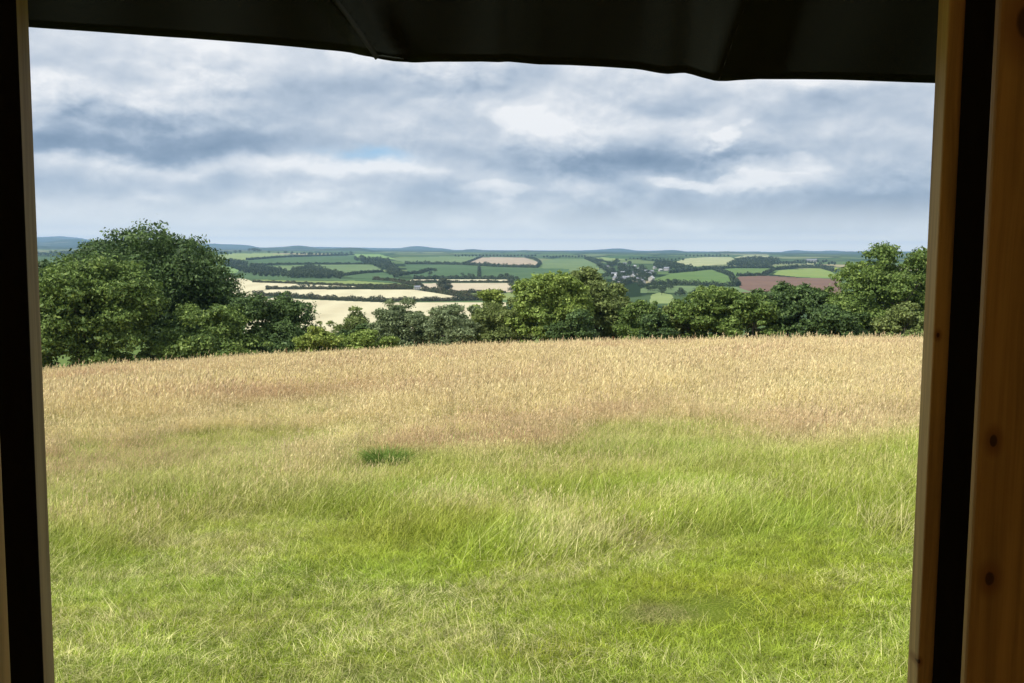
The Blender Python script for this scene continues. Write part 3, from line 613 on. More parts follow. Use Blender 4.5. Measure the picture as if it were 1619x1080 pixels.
# ---- village houses
M_wall = diffuse_mat('render_wall', (.40, .39, .37), nscale=.6, amt=.1); M_roof = diffuse_mat('slate_roof', (.22, .23, .26), nscale=.8); M_roof2 = diffuse_mat('pale_roof', (.55, .55, .56), nscale=.8)
M_win = diffuse_mat('window_dark', (.03, .035, .04), .3)
def house_proto(roofm, L=11, W=7, H=5):
    root = empty('house', (0, 0, 0))
    b = MB(); b.box(-L/2, L/2, -W/2, W/2, -1.5, H)
    b.add([(-L/2, -W/2, H), (-L/2, W/2, H), (-L/2, 0, H+2.6)], [(0, 2, 1, 1)]); b.add([(L/2, -W/2, H), (L/2, W/2, H), (L/2, 0, H+2.6)], [(0, 1, 2, 2)])
    V = np.concatenate(b.v); Qf = []
    me = bpy.data.meshes.new('wall'); fs = []
    n = 0
    for v, q in zip(b.v, b.q):
        for f in q: fs.append(list(dict.fromkeys(int(i) for i in f)))
    me.from_pydata([tuple(p) for p in V], [], fs); me.materials.append(M_wall); obj('wall', me, root)
    b = MB(); e = .4
    for s in (-1, 1):
        V = [(-L/2-e, s*(W/2+e), H-.3), (L/2+e, s*(W/2+e), H-.3), (L/2+e, 0, H+2.75), (-L/2-e, 0, H+2.75)]
        V2 = [(x, y, z+.2) for x, y, z in V]
        b.add(V+V2, [(0, 1, 2, 3), (4, 7, 6, 5), (0, 4, 5, 1), (2, 6, 7, 3), (1, 5, 6, 2), (0, 3, 7, 4)])
    rf = obj('roof', b.mesh('roof', roofm), root)
    b = MB(); b.box(L/2-1.4, L/2-.6, -.4, .4, H+1.5, H+3.8); obj('chimney', b.mesh('chimney', M_wall), rf)
    for x in (-3.4, 0, 3.4):
        for z in (.9, 3.2):
            b = MB(); b.box(x-.5, x+.5, -W/2-.05, -W/2+.02, z, z+1.1); obj('window', b.mesh('window', M_win), root)
    return root
hp = [house_proto(M_roof), house_proto(M_roof2)]
def copy_deep(o, parent=None):
    c = o.copy(); COL.objects.link(c); c.parent = parent
    for ch in o.children: copy_deep(ch, c)
    return c
spots = [(965, 431), (971, 438), (977, 441), (973, 444), (984, 436), (990, 446), (992, 428), (1003, 434), (1008, 437), (1012, 430), (1018, 440), (1010, 446), (1025, 438), (1021, 432), (1000, 442), (960, 425), (980, 424), (1030, 433), (1044, 430), (1050, 427), (1054, 429), (1035, 426), (1003, 425), (988, 420), (968, 419), (1016, 450), (1030, 446), (983, 447)]
random.seed(11)
for i, (x, y) in enumerate(spots):
    k = 1 if i % 4 == 2 else 0
    o = hp[k] if (i == 0 and k == 0) or i == 2 else copy_deep(hp[k])
    o.location = hit(x, y-1.0); o.rotation_euler = (0, 0, random.uniform(-.7, .7)+(PI/2 if random.random() < .3 else 0)); s = random.uniform(.45, .7); o.scale = (s, s, s)
    tag(o, ('pale roofed house among the village trees', 'slate roofed pale house among the village trees')[1-k], 'house', ('pale roofed village houses', 'slate roofed village houses')[1-k])
for x, y, lb in ((660, 457.5, 'pale building in the hedge gap beside the middle stubble field'), (1283, 415, 'white building near the right skyline beside the big oak')):
    o = copy_deep(hp[0]); o.location = hit(x, y); o.rotation_euler = (0, 0, .1); o.scale = (.45, .4, .4) if x < 1000 else (2.2, 1.4, 1); tag(o, lb, 'building')
    if 'group' in o: del o['group']

# ------------------------------------------------------------------ grass: tiles of blades, scattered over the meadow
def ribbons(n, base, height, width, lean, curl, segs, ang):
    """n curved tapered ribbons; returns V, Q, hgt per point"""
    t = np.linspace(0, 1, segs+1)[None, :, None]
    up = np.zeros((n, 1, 3)); up[..., 2] = 1
    dirv = np.stack([np.cos(ang), np.sin(ang), 0*ang], 1)[:, None]
    h = height[:, None, None]
    P = base[:, None] + up*h*(t - curl[:, None, None]*t**2.4) + dirv*h*(lean[:, None, None]*t + 0.8*curl[:, None, None]*t**2)
    sa = ang+PI/2+rng.normal(size=n)*.9; side = np.stack([np.cos(sa), np.sin(sa), 0*sa], 1)[:, None]
    w = width[:, None, None]*(1-t**1.6*.92)*.5
    L = P-side*w; R = P+side*w
    V = np.concatenate([L, R], 1).reshape(-1, 3); k = segs+1
    i = (np.arange(n)*2*k)[:, None]+np.arange(segs)[None]
    Q = np.stack([i, i+k, i+k+1, i+1], -1).reshape(-1, 4)
    hg = np.tile(np.concatenate([t.ravel(), t.ravel()])[None], (n, 1)).ravel()*np.repeat(height, 2*k)
    return V, Q, hg, P[:, -1]
def tile(name, specs, rad, seed, wind=0.25):
    global rng
    rng = np.random.default_rng(seed); Vs, Qs, Hs, Ts = [], [], [], []; n0 = 0
    for (n, h0, h1, w0, ln, cu, segs, head, tlo, thi) in specs:
        rr_ = rad*np.sqrt(rng.random(n))*(1+.25*rng.normal(size=n)); aa = rng.uniform(0, 2*PI, n)
        base = np.stack([rr_*np.cos(aa), rr_*np.sin(aa), np.full(n, -0.01)], 1)
        h = rng.uniform(h0, h1, n)*(1-.0*rr_); ang = np.where(rng.random(n) < .5, rng.normal(size=n)*.6+.1, rng.uniform(0, 2*PI, n))
        tn = rng.uniform(tlo, thi, n)
        v, q, hg, tip = ribbons(n, base, h, np.full(n, w0)*rng.uniform(.7, 1.3, n), np.abs(rng.normal(size=n))*ln+wind*rng.random(n), rng.uniform(0, cu, n), segs, ang)
        Vs.append(v); Qs.append(q+n0); n0 += len(v); Hs.append(hg); Ts.append(np.repeat(tn, segs))
        if head:
            m = int(n*head[0]); hl = head[1]; hw = head[2]; sel = rng.choice(n, m, replace=False)
            # seed head: three short crossed diamonds along the stem tip
            for j in range(3):
                c = tip[sel] + rng.normal(size=(m, 3))*hw*.35; c[:, 2] += (j-1)*hl*.33
                d = np.stack([.25+rng.normal(size=m)*.25, rng.normal(size=m)*.25, np.ones(m)], 1); d = unit(d)
                s = unit(np.cross(d, rng.normal(size=(m, 3))))
                l2 = hl*.38*rng.uniform(.7, 1.3, m)[:, None]; w2 = hw*.5*rng.uniform(.6, 1.3, m)[:, None]
                v = np.stack([c-d*l2, c+s*w2, c+d*l2, c-s*w2], 1).reshape(-1, 3)
                Vs.append(v); Qs.append(np.arange(m*4).reshape(m, 4)+n0); n0 += len(v); Hs.append(np.full(m*4, 0.9)); Ts.append(rng.uniform(.55, .85, m))
    me = npmesh(name, np.concatenate(Vs), np.concatenate(Qs), M_blade, False, fattr={'tint': np.concatenate(Ts)}, pattr={'hgt': np.concatenate(Hs)})
    return bpy.data.objects.new(name, me)
tc = bpy.data.collections.new('grass_tiles')
NV = 5
#            n    h0   h1   w     lean curl seg head              tint
LAWN = [(700, .02, .075, .0038, .9, .6, 3, None, .0, .85), (330, .02, .065, .0026, 1.5, .6, 3, None, .6, 1.0), (14, .08, .15, .0026, .6, .6, 4, None, .4, 1.0)]
MID = [(640, .08, .22, .0045, .6, .6, 4, None, .0, .8), (90, .16, .33, .0028, .5, .5, 4, (.35, .045, .005), .5, 1.0), (130, .06, .18, .005, .9, .6, 3, None, .2, .95)]
TALL = [(260, .18, .42, .006, .35, .45, 4, None, .1, .85), (260, .26, .50, .004, .35, .4, 4, (.8, .07, .008), .4, .85), (8, .5, .72, .005, .3, .3, 4, (1.0, .10, .016), .5, 1.0)]
FARG = [(150, .18, .40, .010, .3, .45, 3, None, .3, .75), (330, .26, .48, .006, .36, .4, 3, (.9, .075, .011), .45, .85), (6, .45, .66, .007, .3, .3, 3, (1.0, .11, .018), .4, .9)]
for k, (nm, sp_, rad) in enumerate((('lawn', LAWN, .34), ('mid', MID, .42), ('tall', TALL, .5), ('far', FARG, .6))):
    for j in range(NV): tc.objects.link(tile('grass_%d%s_%d' % (k, nm, j), sp_, rad, 50+k*10+j, .1 if k == 0 else .3))
# points
rng = np.random.default_rng(99)
def vnoise(x, y, s, seed):
    r_ = np.random.default_rng(seed); g = r_.random((64, 64)); x = x*s+100; y = y*s+100
    xi = np.floor(x).astype(int); yi = np.floor(y).astype(int); fx = x-xi; fy = y-yi; fx = fx*fx*(3-2*fx); fy = fy*fy*(3-2*fy)
    G = lambda a, b: g[a % 64, b % 64]
    return (G(xi, yi)*(1-fx)+G(xi+1, yi)*fx)*(1-fy)+(G(xi, yi+1)*(1-fx)+G(xi+1, yi+1)*fx)*fy
PX, PY, PI_, PS, PR = [], [], [], [], []
def scatter(r0_, r1_, dens, half=33):
    A = math.radians(half)*(r1_**2-r0_**2); n = int(A*dens)
    r = np.sqrt(rng.uniform(r0_**2, r1_**2, n)); a = rng.uniform(-math.radians(half), math.radians(half), n)
    return r*np.sin(a), r*np.cos(a), r
for r0_, r1_, dens in ((3.2, 9, 16), (9, 18, 12), (18, 34, 6.5), (34, 68, 4.6)):
    x, y, r = scatter(r0_, r1_, dens, 36 if r1_ < 20 else 32)
    nz = vnoise(x, y, .45, 1)*.65+vnoise(x, y, 1.3, 2)*.35
    rr_ = r+(nz-.5)*np.where(r > 11, 10, 5)
    kind = np.where((rr_ < 9.3) & (r < 11.5), 0, np.where(rr_ < 14.5, 1, np.where(r < 33, 2, 3)))
    mixm = (rng.random(len(r)) < .18) & (kind == 1); kind[mixm] = 0
    mixm = (rng.random(len(r)) < .25) & (kind == 2) & (rr_ < 20); kind[mixm] = 1
    sc = rng.uniform(.8, 1.2, len(r))*(.62+.45*nz+.4*vnoise(x, y, .22, 5))
    sc[kind == 2] *= np.clip(.6+(r[kind == 2]-14)/22, .6, 1.0)
    sc = np.maximum(sc, np.where(kind == 0, .85, .62))
    # flattened lawn at the worn patch
    db = np.hypot((x-SP_BARE[0])/.42, (y-SP_BARE[1])/.36); sc[(db < 1)] *= .6
    dq = np.hypot((x-SP_TUSS[0])/.7, (y-SP_TUSS[1]+.5)/1.0); sc[dq < 1] *= .5
    dt = np.hypot((x-SP_TUSS[0])/.5, (y-SP_TUSS[1])/.4); keep = ~((dt < 1) & (rng.random(len(r)) < .6))
    keep &= ~((db < .7) & (rng.random(len(r)) < .35))
    PX.append(x[keep]); PY.append(y[keep]); PI_.append((kind*NV+rng.integers(0, NV, len(r)))[keep]); PS.append(sc[keep]); PR.append(np.where(kind == 0, rng.uniform(0, 6.28, len(r)), rng.normal(size=len(r))*.5)[keep])
PX = np.concatenate(PX); PY = np.concatenate(PY); PI_ = np.concatenate(PI_); PS = np.concatenate(PS); PR = np.concatenate(PR)
me = bpy.data.meshes.new('grass'); me.vertices.add(len(PX))
me.vertices.foreach_set('co', np.stack([PX, PY, terrain(PX, PY)], 1).astype(np.float32).ravel())
me.attributes.new('idx', 'INT', 'POINT').data.foreach_set('value', PI_.astype(np.int32))
me.attributes.new('scl', 'FLOAT', 'POINT').data.foreach_set('value', PS.astype(np.float32))
me.attributes.new('rot', 'FLOAT', 'POINT').data.foreach_set('value', PR.astype(np.float32))
me.materials.append(M_blade)
gr = obj('grass', me); tag(gr, 'unmown meadow grass, short and green near the tent, tall and golden towards the trees', 'grass', kind='stuff')
ng = bpy.data.node_groups.new('scatter_grass', 'GeometryNodeTree')
ng.interface.new_socket('Geometry', in_out='INPUT', socket_type='NodeSocketGeometry'); ng.interface.new_socket('Geometry', in_out='OUTPUT', socket_type='NodeSocketGeometry')
gi = ng.nodes.new('NodeGroupInput'); go = ng.nodes.new('NodeGroupOutput')
ip = ng.nodes.new('GeometryNodeInstanceOnPoints'); ci = ng.nodes.new('GeometryNodeCollectionInfo')
ci.inputs[0].default_value = tc; ci.inputs['Separate Children'].default_value = True; ci.inputs['Reset Children'].default_value = True
def nattr(n, t):
    a = ng.nodes.new('GeometryNodeInputNamedAttribute'); a.data_type = t; a.inputs[0].default_value = n
    return [o for o in a.outputs if o.enabled and o.name == 'Attribute'][0]
cx = ng.nodes.new('ShaderNodeCombineXYZ')
L = ng.links.new
L(gi.outputs[0], ip.inputs['Points']); L(ci.outputs[0], ip.inputs['Instance']); ip.inputs['Pick Instance'].default_value = True
L(nattr('idx', 'INT'), ip.inputs['Instance Index']); L(nattr('rot', 'FLOAT'), cx.inputs[2]); L(cx.outputs[0], ip.inputs['Rotation']); L(nattr('scl', 'FLOAT'), ip.inputs['Scale'])
L(ip.outputs[0], go.inputs[0])
md = gr.modifiers.new('scatter', 'NODES'); md.node_group = ng

# dark green tussock in the meadow
rng = np.random.default_rng(8)
n = 900; aa = rng.uniform(0, 2*PI, n); rr_ = .2*np.sqrt(rng.random(n)); base = np.stack([rr_*np.cos(aa)*1.1, rr_*np.sin(aa), 0*aa], 1)
v, q, hg, tip = ribbons(n, base, rng.uniform(.2, .44, n), np.full(n, .008), rng.uniform(.1, .6, n), rng.uniform(.3, .7, n), 4, np.arctan2(base[:, 1], base[:, 0])+rng.normal(size=n)*.5)
tu = obj('grass_tussock', npmesh('grass_tussock', v, q, LM['tuss'], fattr={'tint': np.repeat(rng.random(n), 4), 'clump': np.repeat(rng.random(n), 4)}))
tu.location = SP_TUSS; tag(tu, 'dark green tussock alone in the golden grass left of centre', 'tussock')

# tall rusty dock stalks at the meadow edge
M_dock = diffuse_mat('dock_seed', (.24, .10, .05), nscale=8)
def dock_proto():
    b = MB(); global rng
    b.tube([(0, 0, 0), (.01, 0, .4), (.03, .01, .8), (.04, .02, 1.05)], [.012, .011, .009, .005], 5)
    Vd, Qd = leaves(np.stack([.03+rng.normal(size=160)*.03, rng.normal(size=160)*.03, rng.uniform(.45, 1.1, 160)], 1), unit(rng.normal(size=(160, 3))), np.full(160, .035))
    b.add(Vd, Qd)
    return b.mesh('dock_plant', M_dock)
dm = dock_proto(); random.seed(3)
for i in range(60):
    x = random.choice([random.uniform(1180, 1450), random.uniform(1290, 1340), random.uniform(75, 500), random.uniform(800, 1180)]); y = 0
    d = ray(x, 540); h = math.hypot(d[0], d[1]); r = random.uniform(54, 63); X, Y = d[0]/h*r, d[1]/h*r
    o = obj('dock_plant', dm); o.location = (X, Y, gz(X, Y)); s = random.uniform(.6, 1.0); o.scale = (s, s, s*random.uniform(.7, 1)); o.rotation_euler = (random.uniform(-.15, .15), random.uniform(-.1, .2), random.uniform(0, 6))
    tag(o, 'thin rusty dock stalk sticking up at the far edge of the meadow', 'plant', 'dock stalks at the meadow edge')

# ------------------------------------------------------------------ the tent we look out of
def wood_mat(name, knots, cracks=(), base=(.64, .44, .20)):
    N = NT(name)
    P = N.n('ShaderNodeTexCoord').outputs['Object']
    warp = N.n('ShaderNodeTexNoise', {'Vector': mapping(N, P, (3, 3, 1.0)), 'Scale': 1.0, 'Detail': 3.0}).outputs[1]
    Pw = N.v('ADD', P, N.v('MULTIPLY', N.v('SUBTRACT', warp, (.5, .5, .5)), (.06, .06, .1)))
    # grain bends round the knots
    g = N.noise(mapping(N, Pw, (70, 70, 1.6)), 1.0, 5, 0.6)
    g2 = N.noise(mapping(N, Pw, (260, 260, 4)), 1.0, 3, 0.6)
    st = N.noise(mapping(N, P, (5, 5, 1.1)), 1.0, 3, 0.5)
    c = N.mix(N.smooth(g, .35, .68), base, tuple(x*.58 for x in base))
    c = N.mix(N.m('MULTIPLY', g2, .35), c, (.30, .15, .06))
    c = N.mix(N.m('MULTIPLY', N.smooth(st, .5, .7), .4), c, (.36, .15, .06))
    for (kx, ky, kz, kr) in knots:
        d = N.v('LENGTH', N.v('MULTIPLY', N.v('SUBTRACT', P, (kx, ky, kz)), (1/kr, .15/kr, .62/kr)))
        d = N.m('ADD', d, N.m('MULTIPLY', N.m('SUBTRACT', g, .5), .6))
        c = N.mix(N.smooth(d, 3.2, .9, 0, .65), c, (.22, .09, .035)); c = N.mix(N.smooth(d, 1.05, .7), c, (.085, .045, .024))
    for (kx, ky, kz, w, l) in cracks:
        d = N.v('LENGTH', N.v('MULTIPLY', N.v('SUBTRACT', Pw, (kx, ky, kz)), (1/w, .1/w, 1/l)))
        c = N.mix(N.smooth(d, 1.0, .7), c, (.04, .02, .01))
    bp = N.n('ShaderNodeBump', {'Strength': .25, 'Distance': .002, 'Height': g})
    return N.out(N.n('ShaderNodeBsdfPrincipled', {'Base Color': c, 'Roughness': .62, 'Specular IOR Level': .3, 'Normal': bp.outputs[0]}).outputs[0])
def at(px_, py_, Yd):
    d = ray(px_, py_); return np.array([0, 0, H0]) + d*(Yd/d[1])
def bevel_obj(name, b, mat, w=.003, parent=None):
    o = obj(name, b.mesh(name, mat), parent)
    m = o.modifiers.new('bevel', 'BEVEL'); m.width = w; m.segments = 2
    return o
ZF = 0.5
K = at(1571, 697, .985); K2 = at(1565, 915, .985); K3 = at(1619, 35, .985); K4 = at(1531, 910, .985); K5 = at(1619, 260, .985)
M_board = wood_mat('pine_board', [(K[0], .985, K[2], .0045), (K2[0], .985, K2[2], .0055), (K3[0]+.004, .985, K3[2], .012)], [(K4[0], .985, K4[2], .0012, .018)])
J = at(1483, 530, 1.70); J2 = at(1453, 1046, 1.70); J3 = at(1455, 800, 1.70)
M_post = wood_mat('pine_post', [(J[0], 1.70, J[2], .003), (J2[0], 1.70, J2[2], .003)], [(J3[0], 1.7, J3[2], .002, .05)], base=(.66, .46, .20))
M_lpost = wood_mat('weathered_pine_post', [], [], base=(.36, .28, .15))
xr = (1461-CX)/F*1.745; xl = (62.7-CX)/F*1.745
b = MB(); b.box(xr, xr+.095, 1.70, 1.745, ZF-.5, 2.75); o = bevel_obj('timber_post', b, M_post); tag(o, 'narrow brown pine post framing the right edge of the view', 'post')
b = MB(); b.box(xl-.07, xl, 1.70, 1.745, ZF-.5, 2.75); o = bevel_obj('timber_post', b, M_lpost); tag(o, 'narrow greyish pine post framing the left edge of the view', 'post')
xb = (1547-CX)/F*1.0; xlb = (-8-CX)/F*1.0
b = MB(); b.box(xb, xb+.16, .985, 1.0, ZF, 2.72); o = bevel_obj('door_frame_board', b, M_board, .004); tag(o, 'wide knotty brown pine board at the right edge, nearest the viewer', 'board')
b = MB(); b.box(xlb-.16, xlb, .955, 1.0, ZF, 2.72); o = bevel_obj('door_frame_board', b, M_board, .004); tag(o, 'dim brown board just showing at the bottom left edge', 'board')
# black canvas
N = NT('black_canvas'); P = N.n('ShaderNodeTexCoord').outputs['Object']
c = N.mix(N.noise(P, 3.0, 4), (.008, .008, .009), (.016, .014, .013))
M_black = N.out(N.n('ShaderNodeBsdfPrincipled', {'Base Color': c, 'Roughness': .9, 'Specular IOR Level': .1}).outputs[0])
N = NT('green_canvas'); P = N.n('ShaderNodeTexCoord').outputs['Object']
w = N.noise(mapping(N, P, (400, 400, 400)), 1.0, 2)
c = N.mix(N.noise(P, 4.0, 4), (.022, .030, .024), (.034, .042, .030)); c = N.mix(N.m('MULTIPLY', w, .4), c, (.015, .018, .014))
bp = N.n('ShaderNodeBump', {'Strength': .3, 'Distance': .001, 'Height': w})
d1 = N.n('ShaderNodeBsdfPrincipled', {'Base Color': c, 'Roughness': .8, 'Specular IOR Level': .2, 'Normal': bp.outputs[0]}); d2 = N.n('ShaderNodeBsdfTranslucent', {'Color': (.02, .024, .016)})
mx = N.n('ShaderNodeMixShader', {0: .12}); N.t.links.new(d1.outputs[0], mx.inputs[1]); N.t.links.new(d2.outputs[0], mx.inputs[2])
M_canvas = N.out(mx.outputs[0])
def flap(name, x0, x1, y0, y1, label):
    """hanging strip of cloth with soft folds"""
    nx, nz = 24, 30; V = []
    for i in range(nz+1):
        z = ZF-.3+(2.74-ZF+.3)*i/nz
        for k in range(nx+1):
            t = k/nx; V.append((x0+(x1-x0)*t, y0+(y1-y0)*t+.006*math.sin(t*19+z*1.3)*min(1, 6*t)*min(1, 6*(1-t)), z))
    Q_ = [(i*(nx+1)+k, i*(nx+1)+k+1, (i+1)*(nx+1)+k+1, (i+1)*(nx+1)+k) for i in range(nz) for k in range(nx)]
    o = obj(name, npmesh(name, V, Q_, M_black, True)); s = o.modifiers.new('thick', 'SOLIDIFY'); s.thickness = .003
    return tag(o, label, 'canvas')
fx = (1505-CX)/F*1.69
flap('canvas_flap', fx, fx+.9, 1.692, 1.62, 'black canvas strip between the right post and the wide board')
fl = (43-CX)/F*1.69
flap('canvas_flap', fl, fl-.9, 1.692, 1.62, 'black canvas strip left of the greyish left post')
# front valance / awning edge
edge = [(-60, 36), (0, 39), (47, 42), (120, 47), (200, 53), (300, 60), (390, 68), (480, 75.5), (560, 85), (585, 92), (600, 97), (615, 98), (640, 95.5), (700, 96.5), (760, 97), (790, 98.5), (802, 97.5), (850, 102), (900, 103), (960, 106), (1010, 109.5), (1040, 115), (1055, 116.5), (1075, 115), (1086, 115), (1110, 123), (1130, 128.5), (1145, 128), (1165, 126), (1200, 124), (1260, 124), (1320, 125), (1400, 128), (1476, 131), (1560, 133), (1640, 134)]
exx = np.linspace(-60, 1640, 260); eyy = np.interp(exx, [e[0] for e in edge], [e[1] for e in edge])
nz = 40; Vv = []
for i in range(nz+1):
    t = i/nz
    for k in range(len(exx)):
        e = at(exx[k], eyy[k], 2.05); z = e[2]+t*(.62)
        pxk = exx[k]
        # fold running down to the sag at x=600, seam running down to the sag at x=1130, broad slack between
        y = 2.05 - .30*t
        dx = pxk-(600-t*420); y += -.030*math.exp(-(dx/26)**2)*(1-t*.3) + .016*math.exp(-((dx-45)/30)**2) - .012*math.exp(-((dx+60)/40)**2)
        dx = pxk-(1130+t*130); y += -.005*math.exp(-(dx/22)**2) + .003*math.exp(-((dx-26)/22)**2)
        dx = pxk-(1060-t*300); y += .005*math.exp(-(dx/40)**2)*(1-t)
        dx = pxk-(790+t*80); y += -.008*math.exp(-(dx/60)**2)
        y += 0.005*math.sin(pxk*.011+t*3)+.002*math.sin(pxk*.027-t*4)
        Vv.append((e[0], y, z))
nx = len(exx); Qv = [(i*nx+k, i*nx+k+1, (i+1)*nx+k+1, (i+1)*nx+k) for i in range(nz) for k in range(nx-1)]
aw = empty('canvas_awning', (0, 2.05, 2.6)); tag(aw, 'dark green canvas awning edge sagging across the top of the view', 'awning')
sh = obj('valance', npmesh('valance', np.array(Vv)-np.array([0, 2.05, 2.6]), Qv, M_canvas, True), aw); s = sh.modifiers.new('thick', 'SOLIDIFY'); s.thickness = .003; s.offset = 1
hemv = [(Vv[k][0], Vv[k][1]-2.05, Vv[k][2]-2.6+.004) for k in range(nx)]
b = MB(); b.tube(hemv[::2], [.0045]*len(hemv[::2]), 6); obj('hem', b.mesh('hem', M_canvas, True), aw)
M_fold_light_seam = diffuse_mat('fold_light_seam_tape', (.034, .040, .032))  # paler than the canvas: painted light on the left fold, also the right seam
def fold_light_seam(f, tmax, rad):
    b = MB(); pts = []
    for i in range(0, int(nz*tmax)+1):
        k = int(np.argmin(np.abs(exx-f(i/nz)))); v = Vv[i*nx+k]; x = at(f(i/nz), 100, 2.05)[0]
        pts.append((x, v[1]-2.05-.003, v[2]-2.6))
    b.tube(pts, [rad]*len(pts), 6); obj('fold_light_seam', b.mesh('fold_light_seam', M_fold_light_seam, True), aw)
fold_light_seam(lambda t: 600-t*420, .9, .0055); fold_light_seam(lambda t: 1136+t*130, .9, .0012)  # left: pale tube added as the light streak on the fold; right: stitched seam
# tent body behind the viewer
tent = empty('safari_tent', (0, -1.4, ZF)); tag(tent, 'green canvas tent body around the viewer', 'tent')
def tp(name, boxes, mat):
    b = MB()
    for bx in boxes: b.box(*bx)
    o = obj(name, b.mesh(name, mat), tent); o.location = (0, 1.4, -ZF); return o
N = NT('cream_canvas'); d1 = N.n('ShaderNodeBsdfPrincipled', {'Base Color': (.52, .44, .30), 'Roughness': .9}); d2 = N.n('ShaderNodeBsdfTranslucent', {'Color': (.42, .33, .18)})
mx = N.n('ShaderNodeMixShader', {0: .62}); N.t.links.new(d1.outputs[0], mx.inputs[1]); N.t.links.new(d2.outputs[0], mx.inputs[2]); M_cream = N.out(mx.outputs[0])
tp('roof', [(-2.7, 2.7, -4.6, 1.74, 3.02, 3.05)], M_cream)
tp('wall', [(-2.7, -2.68, -4.6, 1.62, ZF, 3.02)], M_cream); tp('wall', [(2.68, 2.7, -4.6, 1.62, ZF, 3.02)], M_cream)
N = NT('pale_lining'); M_lin = N.out(N.n('ShaderNodeBsdfPrincipled', {'Base Color': (.55, .47, .34), 'Roughness': .9}).outputs[0])
tp('back_wall', [(-2.68, 2.68, -4.6, -4.58, ZF, 3.02)], M_lin)
tp('front_wall', [(-2.68, fl-.88, 1.6, 1.62, ZF, 3.02), (fx+.88, 2.68, 1.6, 1.62, ZF, 3.02)], M_canvas)
tp('floor', [(-2.68, 2.68, -4.58, 1.9, ZF-.05, ZF)], wood_mat('deck_boards', []))

# ------------------------------------------------------------------ haze
HB = MB(); HB.box(-17600, 17600, -17600, 17600, -180, 185)
N = NT('haze_air'); pv = N.n('ShaderNodeVolumePrincipled', {'Color': (.44, .68, 1.0), 'Density': 9.5e-5, 'Anisotropy': 0.2})
oo = N.n('ShaderNodeOutputMaterial'); N.t.links.new(pv.outputs[0], oo.inputs['Volume']); M_haze = N.o
tag(obj('haze', HB.mesh('haze', M_haze)), 'pale blue air haze over the far land', 'haze', kind='stuff')

# ------------------------------------------------------------------ light and sky
to_sun = Vector((-0.80, -0.62, 1.12)).normalized()
sl = bpy.data.lights.new('sun', 'SUN'); sl.energy = 4.6; sl.angle = math.radians(0.6); sl.color = (1.0, .95, .87)
so = bpy.data.objects.new('sun', sl); COL.objects.link(so); so.rotation_euler = to_sun.to_track_quat('Z', 'Y').to_euler()
W = NT('World', world=True); scene.world = W.o
sky = W.n('ShaderNodeTexSky', sky_type='NISHITA', sun_disc=False); sky.sun_elevation = math.asin(to_sun.z); sky.sun_rotation = math.atan2(to_sun.x, to_sun.y)
D = W.n('ShaderNodeTexCoord').outputs['Generated']
sp = W.n('ShaderNodeSeparateXYZ', {0: D}); X, Y, Z = sp.outputs
az = W.m('ARCTAN2', X, Y); el = W.m('ARCSINE', Z)
UVv = W.n('ShaderNodeCombineXYZ', {0: az, 1: el, 2: 0.0}).outputs[0]
# domain warp (cloud edges)
wn = W.n('ShaderNodeTexNoise', {'Vector': mapping(W, UVv, (10, 18, 1)), 'Scale': 1.0, 'Detail': 5.0, 'Roughness': .55}).outputs[1]
UVw = W.v('ADD', UVv, W.v('MULTIPLY', W.v('SUBTRACT', wn, (.5, .5, .5)), (.13, .06, 0)))
Zc = W.m('ADD', W.m('MAXIMUM', Z, 0.0), .09)
plane = W.n('ShaderNodeCombineXYZ', {0: W.m('DIVIDE', X, Zc), 1: W.m('DIVIDE', Y, Zc), 2: 0.0}).outputs[0]
n1 = W.noise(mapping(W, plane, (.55, .75, 1), (3.1, 7.7, 0)), 1.0, 8, .55, .3)
n2 = W.noise(mapping(W, D, (8, 8, 19), (2, 5, 1)), 1.0, 8, .6, .2)
n3 = W.noise(mapping(W, D, (3, 3, 9), (8, 1, 4)), 1.0, 3, .5)
def lump(scale, loc, off, det, ro):
    a_ = W.noise(mapping(W, UVw2, scale, loc), 1.0, det, ro, .15)
    b_ = W.noise(mapping(W, W.v('ADD', UVw2, off), scale, loc), 1.0, det, ro, .15)
    return a_, W.m('SUBTRACT', a_, b_)
wn2 = W.n('ShaderNodeTexNoise', {'Vector': mapping(W, UVv, (14, 26, 1)), 'Scale': 1.0, 'Detail': 4.0, 'Roughness': .5}).outputs[1]
UVw2 = W.v('ADD', UVv, W.v('MULTIPLY', W.v('SUBTRACT', wn2, (.5, .5, .5)), (.03, .012, 0)))
a1, s1 = lump((6, 11, 1), (2, 5, 1), (-.010, .015, 0), 6.0, .47)
a2, s2 = lump((22, 36, 1), (7, 1, 3), (-.004, .006, 0), 6.0, .55)
puff = W.smooth(a1, .42, .62)
t = W.m('ADD', .68, W.m('ADD', W.m('MULTIPLY', W.m('SUBTRACT', a1, .5), .45), W.m('ADD', W.m('MULTIPLY', s1, 1.15), W.m('MULTIPLY', W.m('MULTIPLY', s2, .7), W.m('MULTIPLY_ADD', puff, .8, .4)))))
t = W.m('ADD', t, W.m('MULTIPLY', W.m('SUBTRACT', n3, .5), .3))
t = W.m('ADD', t, W.m('MULTIPLY', W.m('SUBTRACT', n1, .5), W.smooth(Z, .03, .2, .05, .3)))
def gpx(x, y, sx, sy, src):
    d = ray(x, y); a0 = math.atan2(d[0], d[1]); e0 = math.asin(d[2]/np.linalg.norm(d))
    q = W.v('MULTIPLY', W.v('SUBTRACT', src, (a0, e0, 0)), (F/sx, F/sy, 0))
    return W.m('EXPONENT', W.m('MULTIPLY', W.v('DOT_PRODUCT', q, q), -1.0))
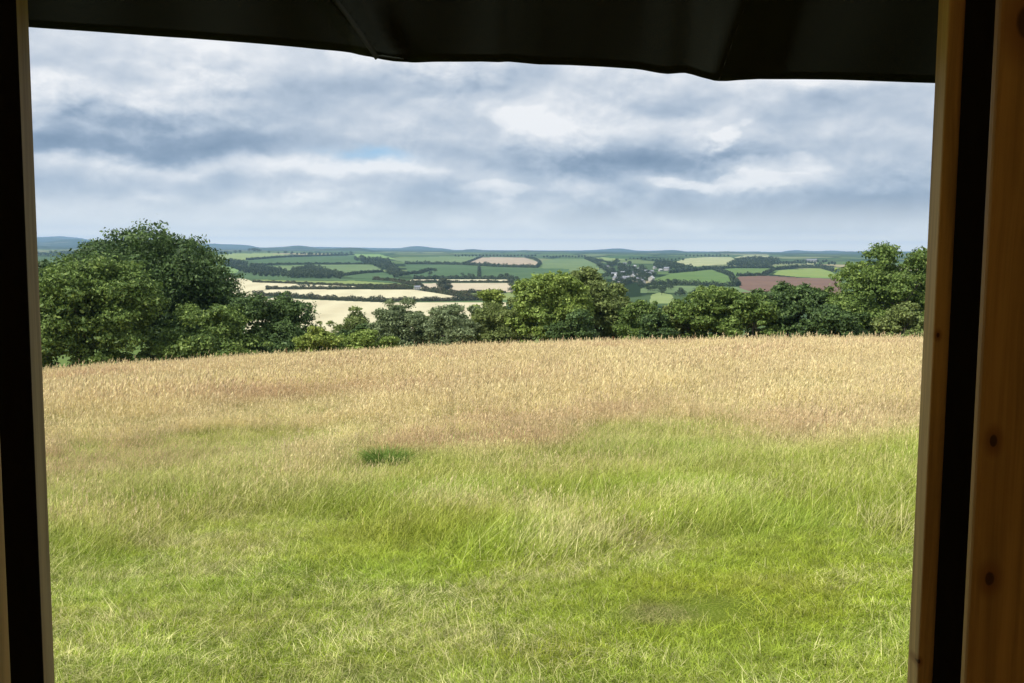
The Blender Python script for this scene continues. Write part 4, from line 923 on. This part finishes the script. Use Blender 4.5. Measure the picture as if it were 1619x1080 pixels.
for x, y, sx, sy, a in [(190, 185, 120, 20, -.28), (230, 228, 220, 18, -.30), (420, 205, 140, 26, -.16), (90, 238, 80, 12, -.25),
                        (1010, 255, 150, 30, -.36), (1150, 335, 330, 24, -.30), (1180, 248, 120, 20, -.20), (1420, 300, 130, 40, -.18), (1330, 180, 130, 30, -.12), (860, 250, 80, 20, -.12), (770, 120, 50, 14, -.15), (1080, 160, 80, 14, -.12), (720, 335, 120, 14, -.12),
                        (1250, 262, 55, 20, .30), (1190, 290, 110, 14, .26), (1150, 212, 26, 18, .26), (1075, 290, 70, 9, .22), (790, 302, 60, 16, .24), (830, 195, 70, 22, .20), (700, 75, 330, 26, .16), (1280, 120, 220, 20, .22), (265, 308, 32, 9, .18), (420, 268, 260, 12, .20), (640, 275, 110, 14, .12), (560, 380, 500, 9, .10), (1020, 372, 420, 10, .24), (960, 190, 120, 20, .12), (740, 380, 30, 5, .2)]:
    g_ = gpx(x, y, sx, sy, UVw)
    if a > .19 and sx < 120: g_ = W.m('MULTIPLY_ADD', W.smooth(g_, .26, .62), .42, W.m('MULTIPLY', g_, .5))
    t = W.m('MULTIPLY_ADD', g_, a*1.2, t)
cc = W.ramp(t, [(0.10, (.19, .27, .39)), (0.34, (.30, .385, .51)), (0.52, (.46, .54, .65)), (0.72, (.67, .72, .79)), (0.95, (.92, .93, .95))])
cc = W.v('MULTIPLY', cc, (CLOUD := (10.0, 10.0, 10.0)))
blue = W.m('MULTIPLY', gpx(585, 246, 46, 13, UVw), .75)
bl = W.v('MULTIPLY', (.30, .56, .82), (10, 10, 10))
cc2 = W.mix(blue, cc, bl)
skyc = W.mix(W.m('SUBTRACT', 1.0, W.smooth(t, -0.1, .12)), cc2, W.v('MULTIPLY', sky.outputs[0], (1, 1, 1)))
bgc = W.mix(W.smooth(Z, 0.004, .065), W.mix(.8, skyc, (11.5, 11.2, 10.6)), skyc)
bgc = W.mix(W.smooth(Z, .004, .02), (21, 18.5, 15.5), bgc)
bg = W.n('ShaderNodeBackground', {'Color': bgc, 'Strength': 0.1}); wo = W.n('ShaderNodeOutputWorld'); W.t.links.new(bg.outputs[0], wo.inputs[0])

vs = scene.view_settings; vs.view_transform = 'Standard'; vs.look = 'None'; vs.exposure = 0.0; vs.gamma = 1
cy = scene.cycles
scene.render.engine = 'CYCLES'; cy.use_denoising = True; cy.max_bounces = 7; cy.diffuse_bounces = 4; cy.transmission_bounces = 3; cy.transparent_max_bounces = 4; cy.volume_bounces = 2; cy.use_adaptive_sampling = True
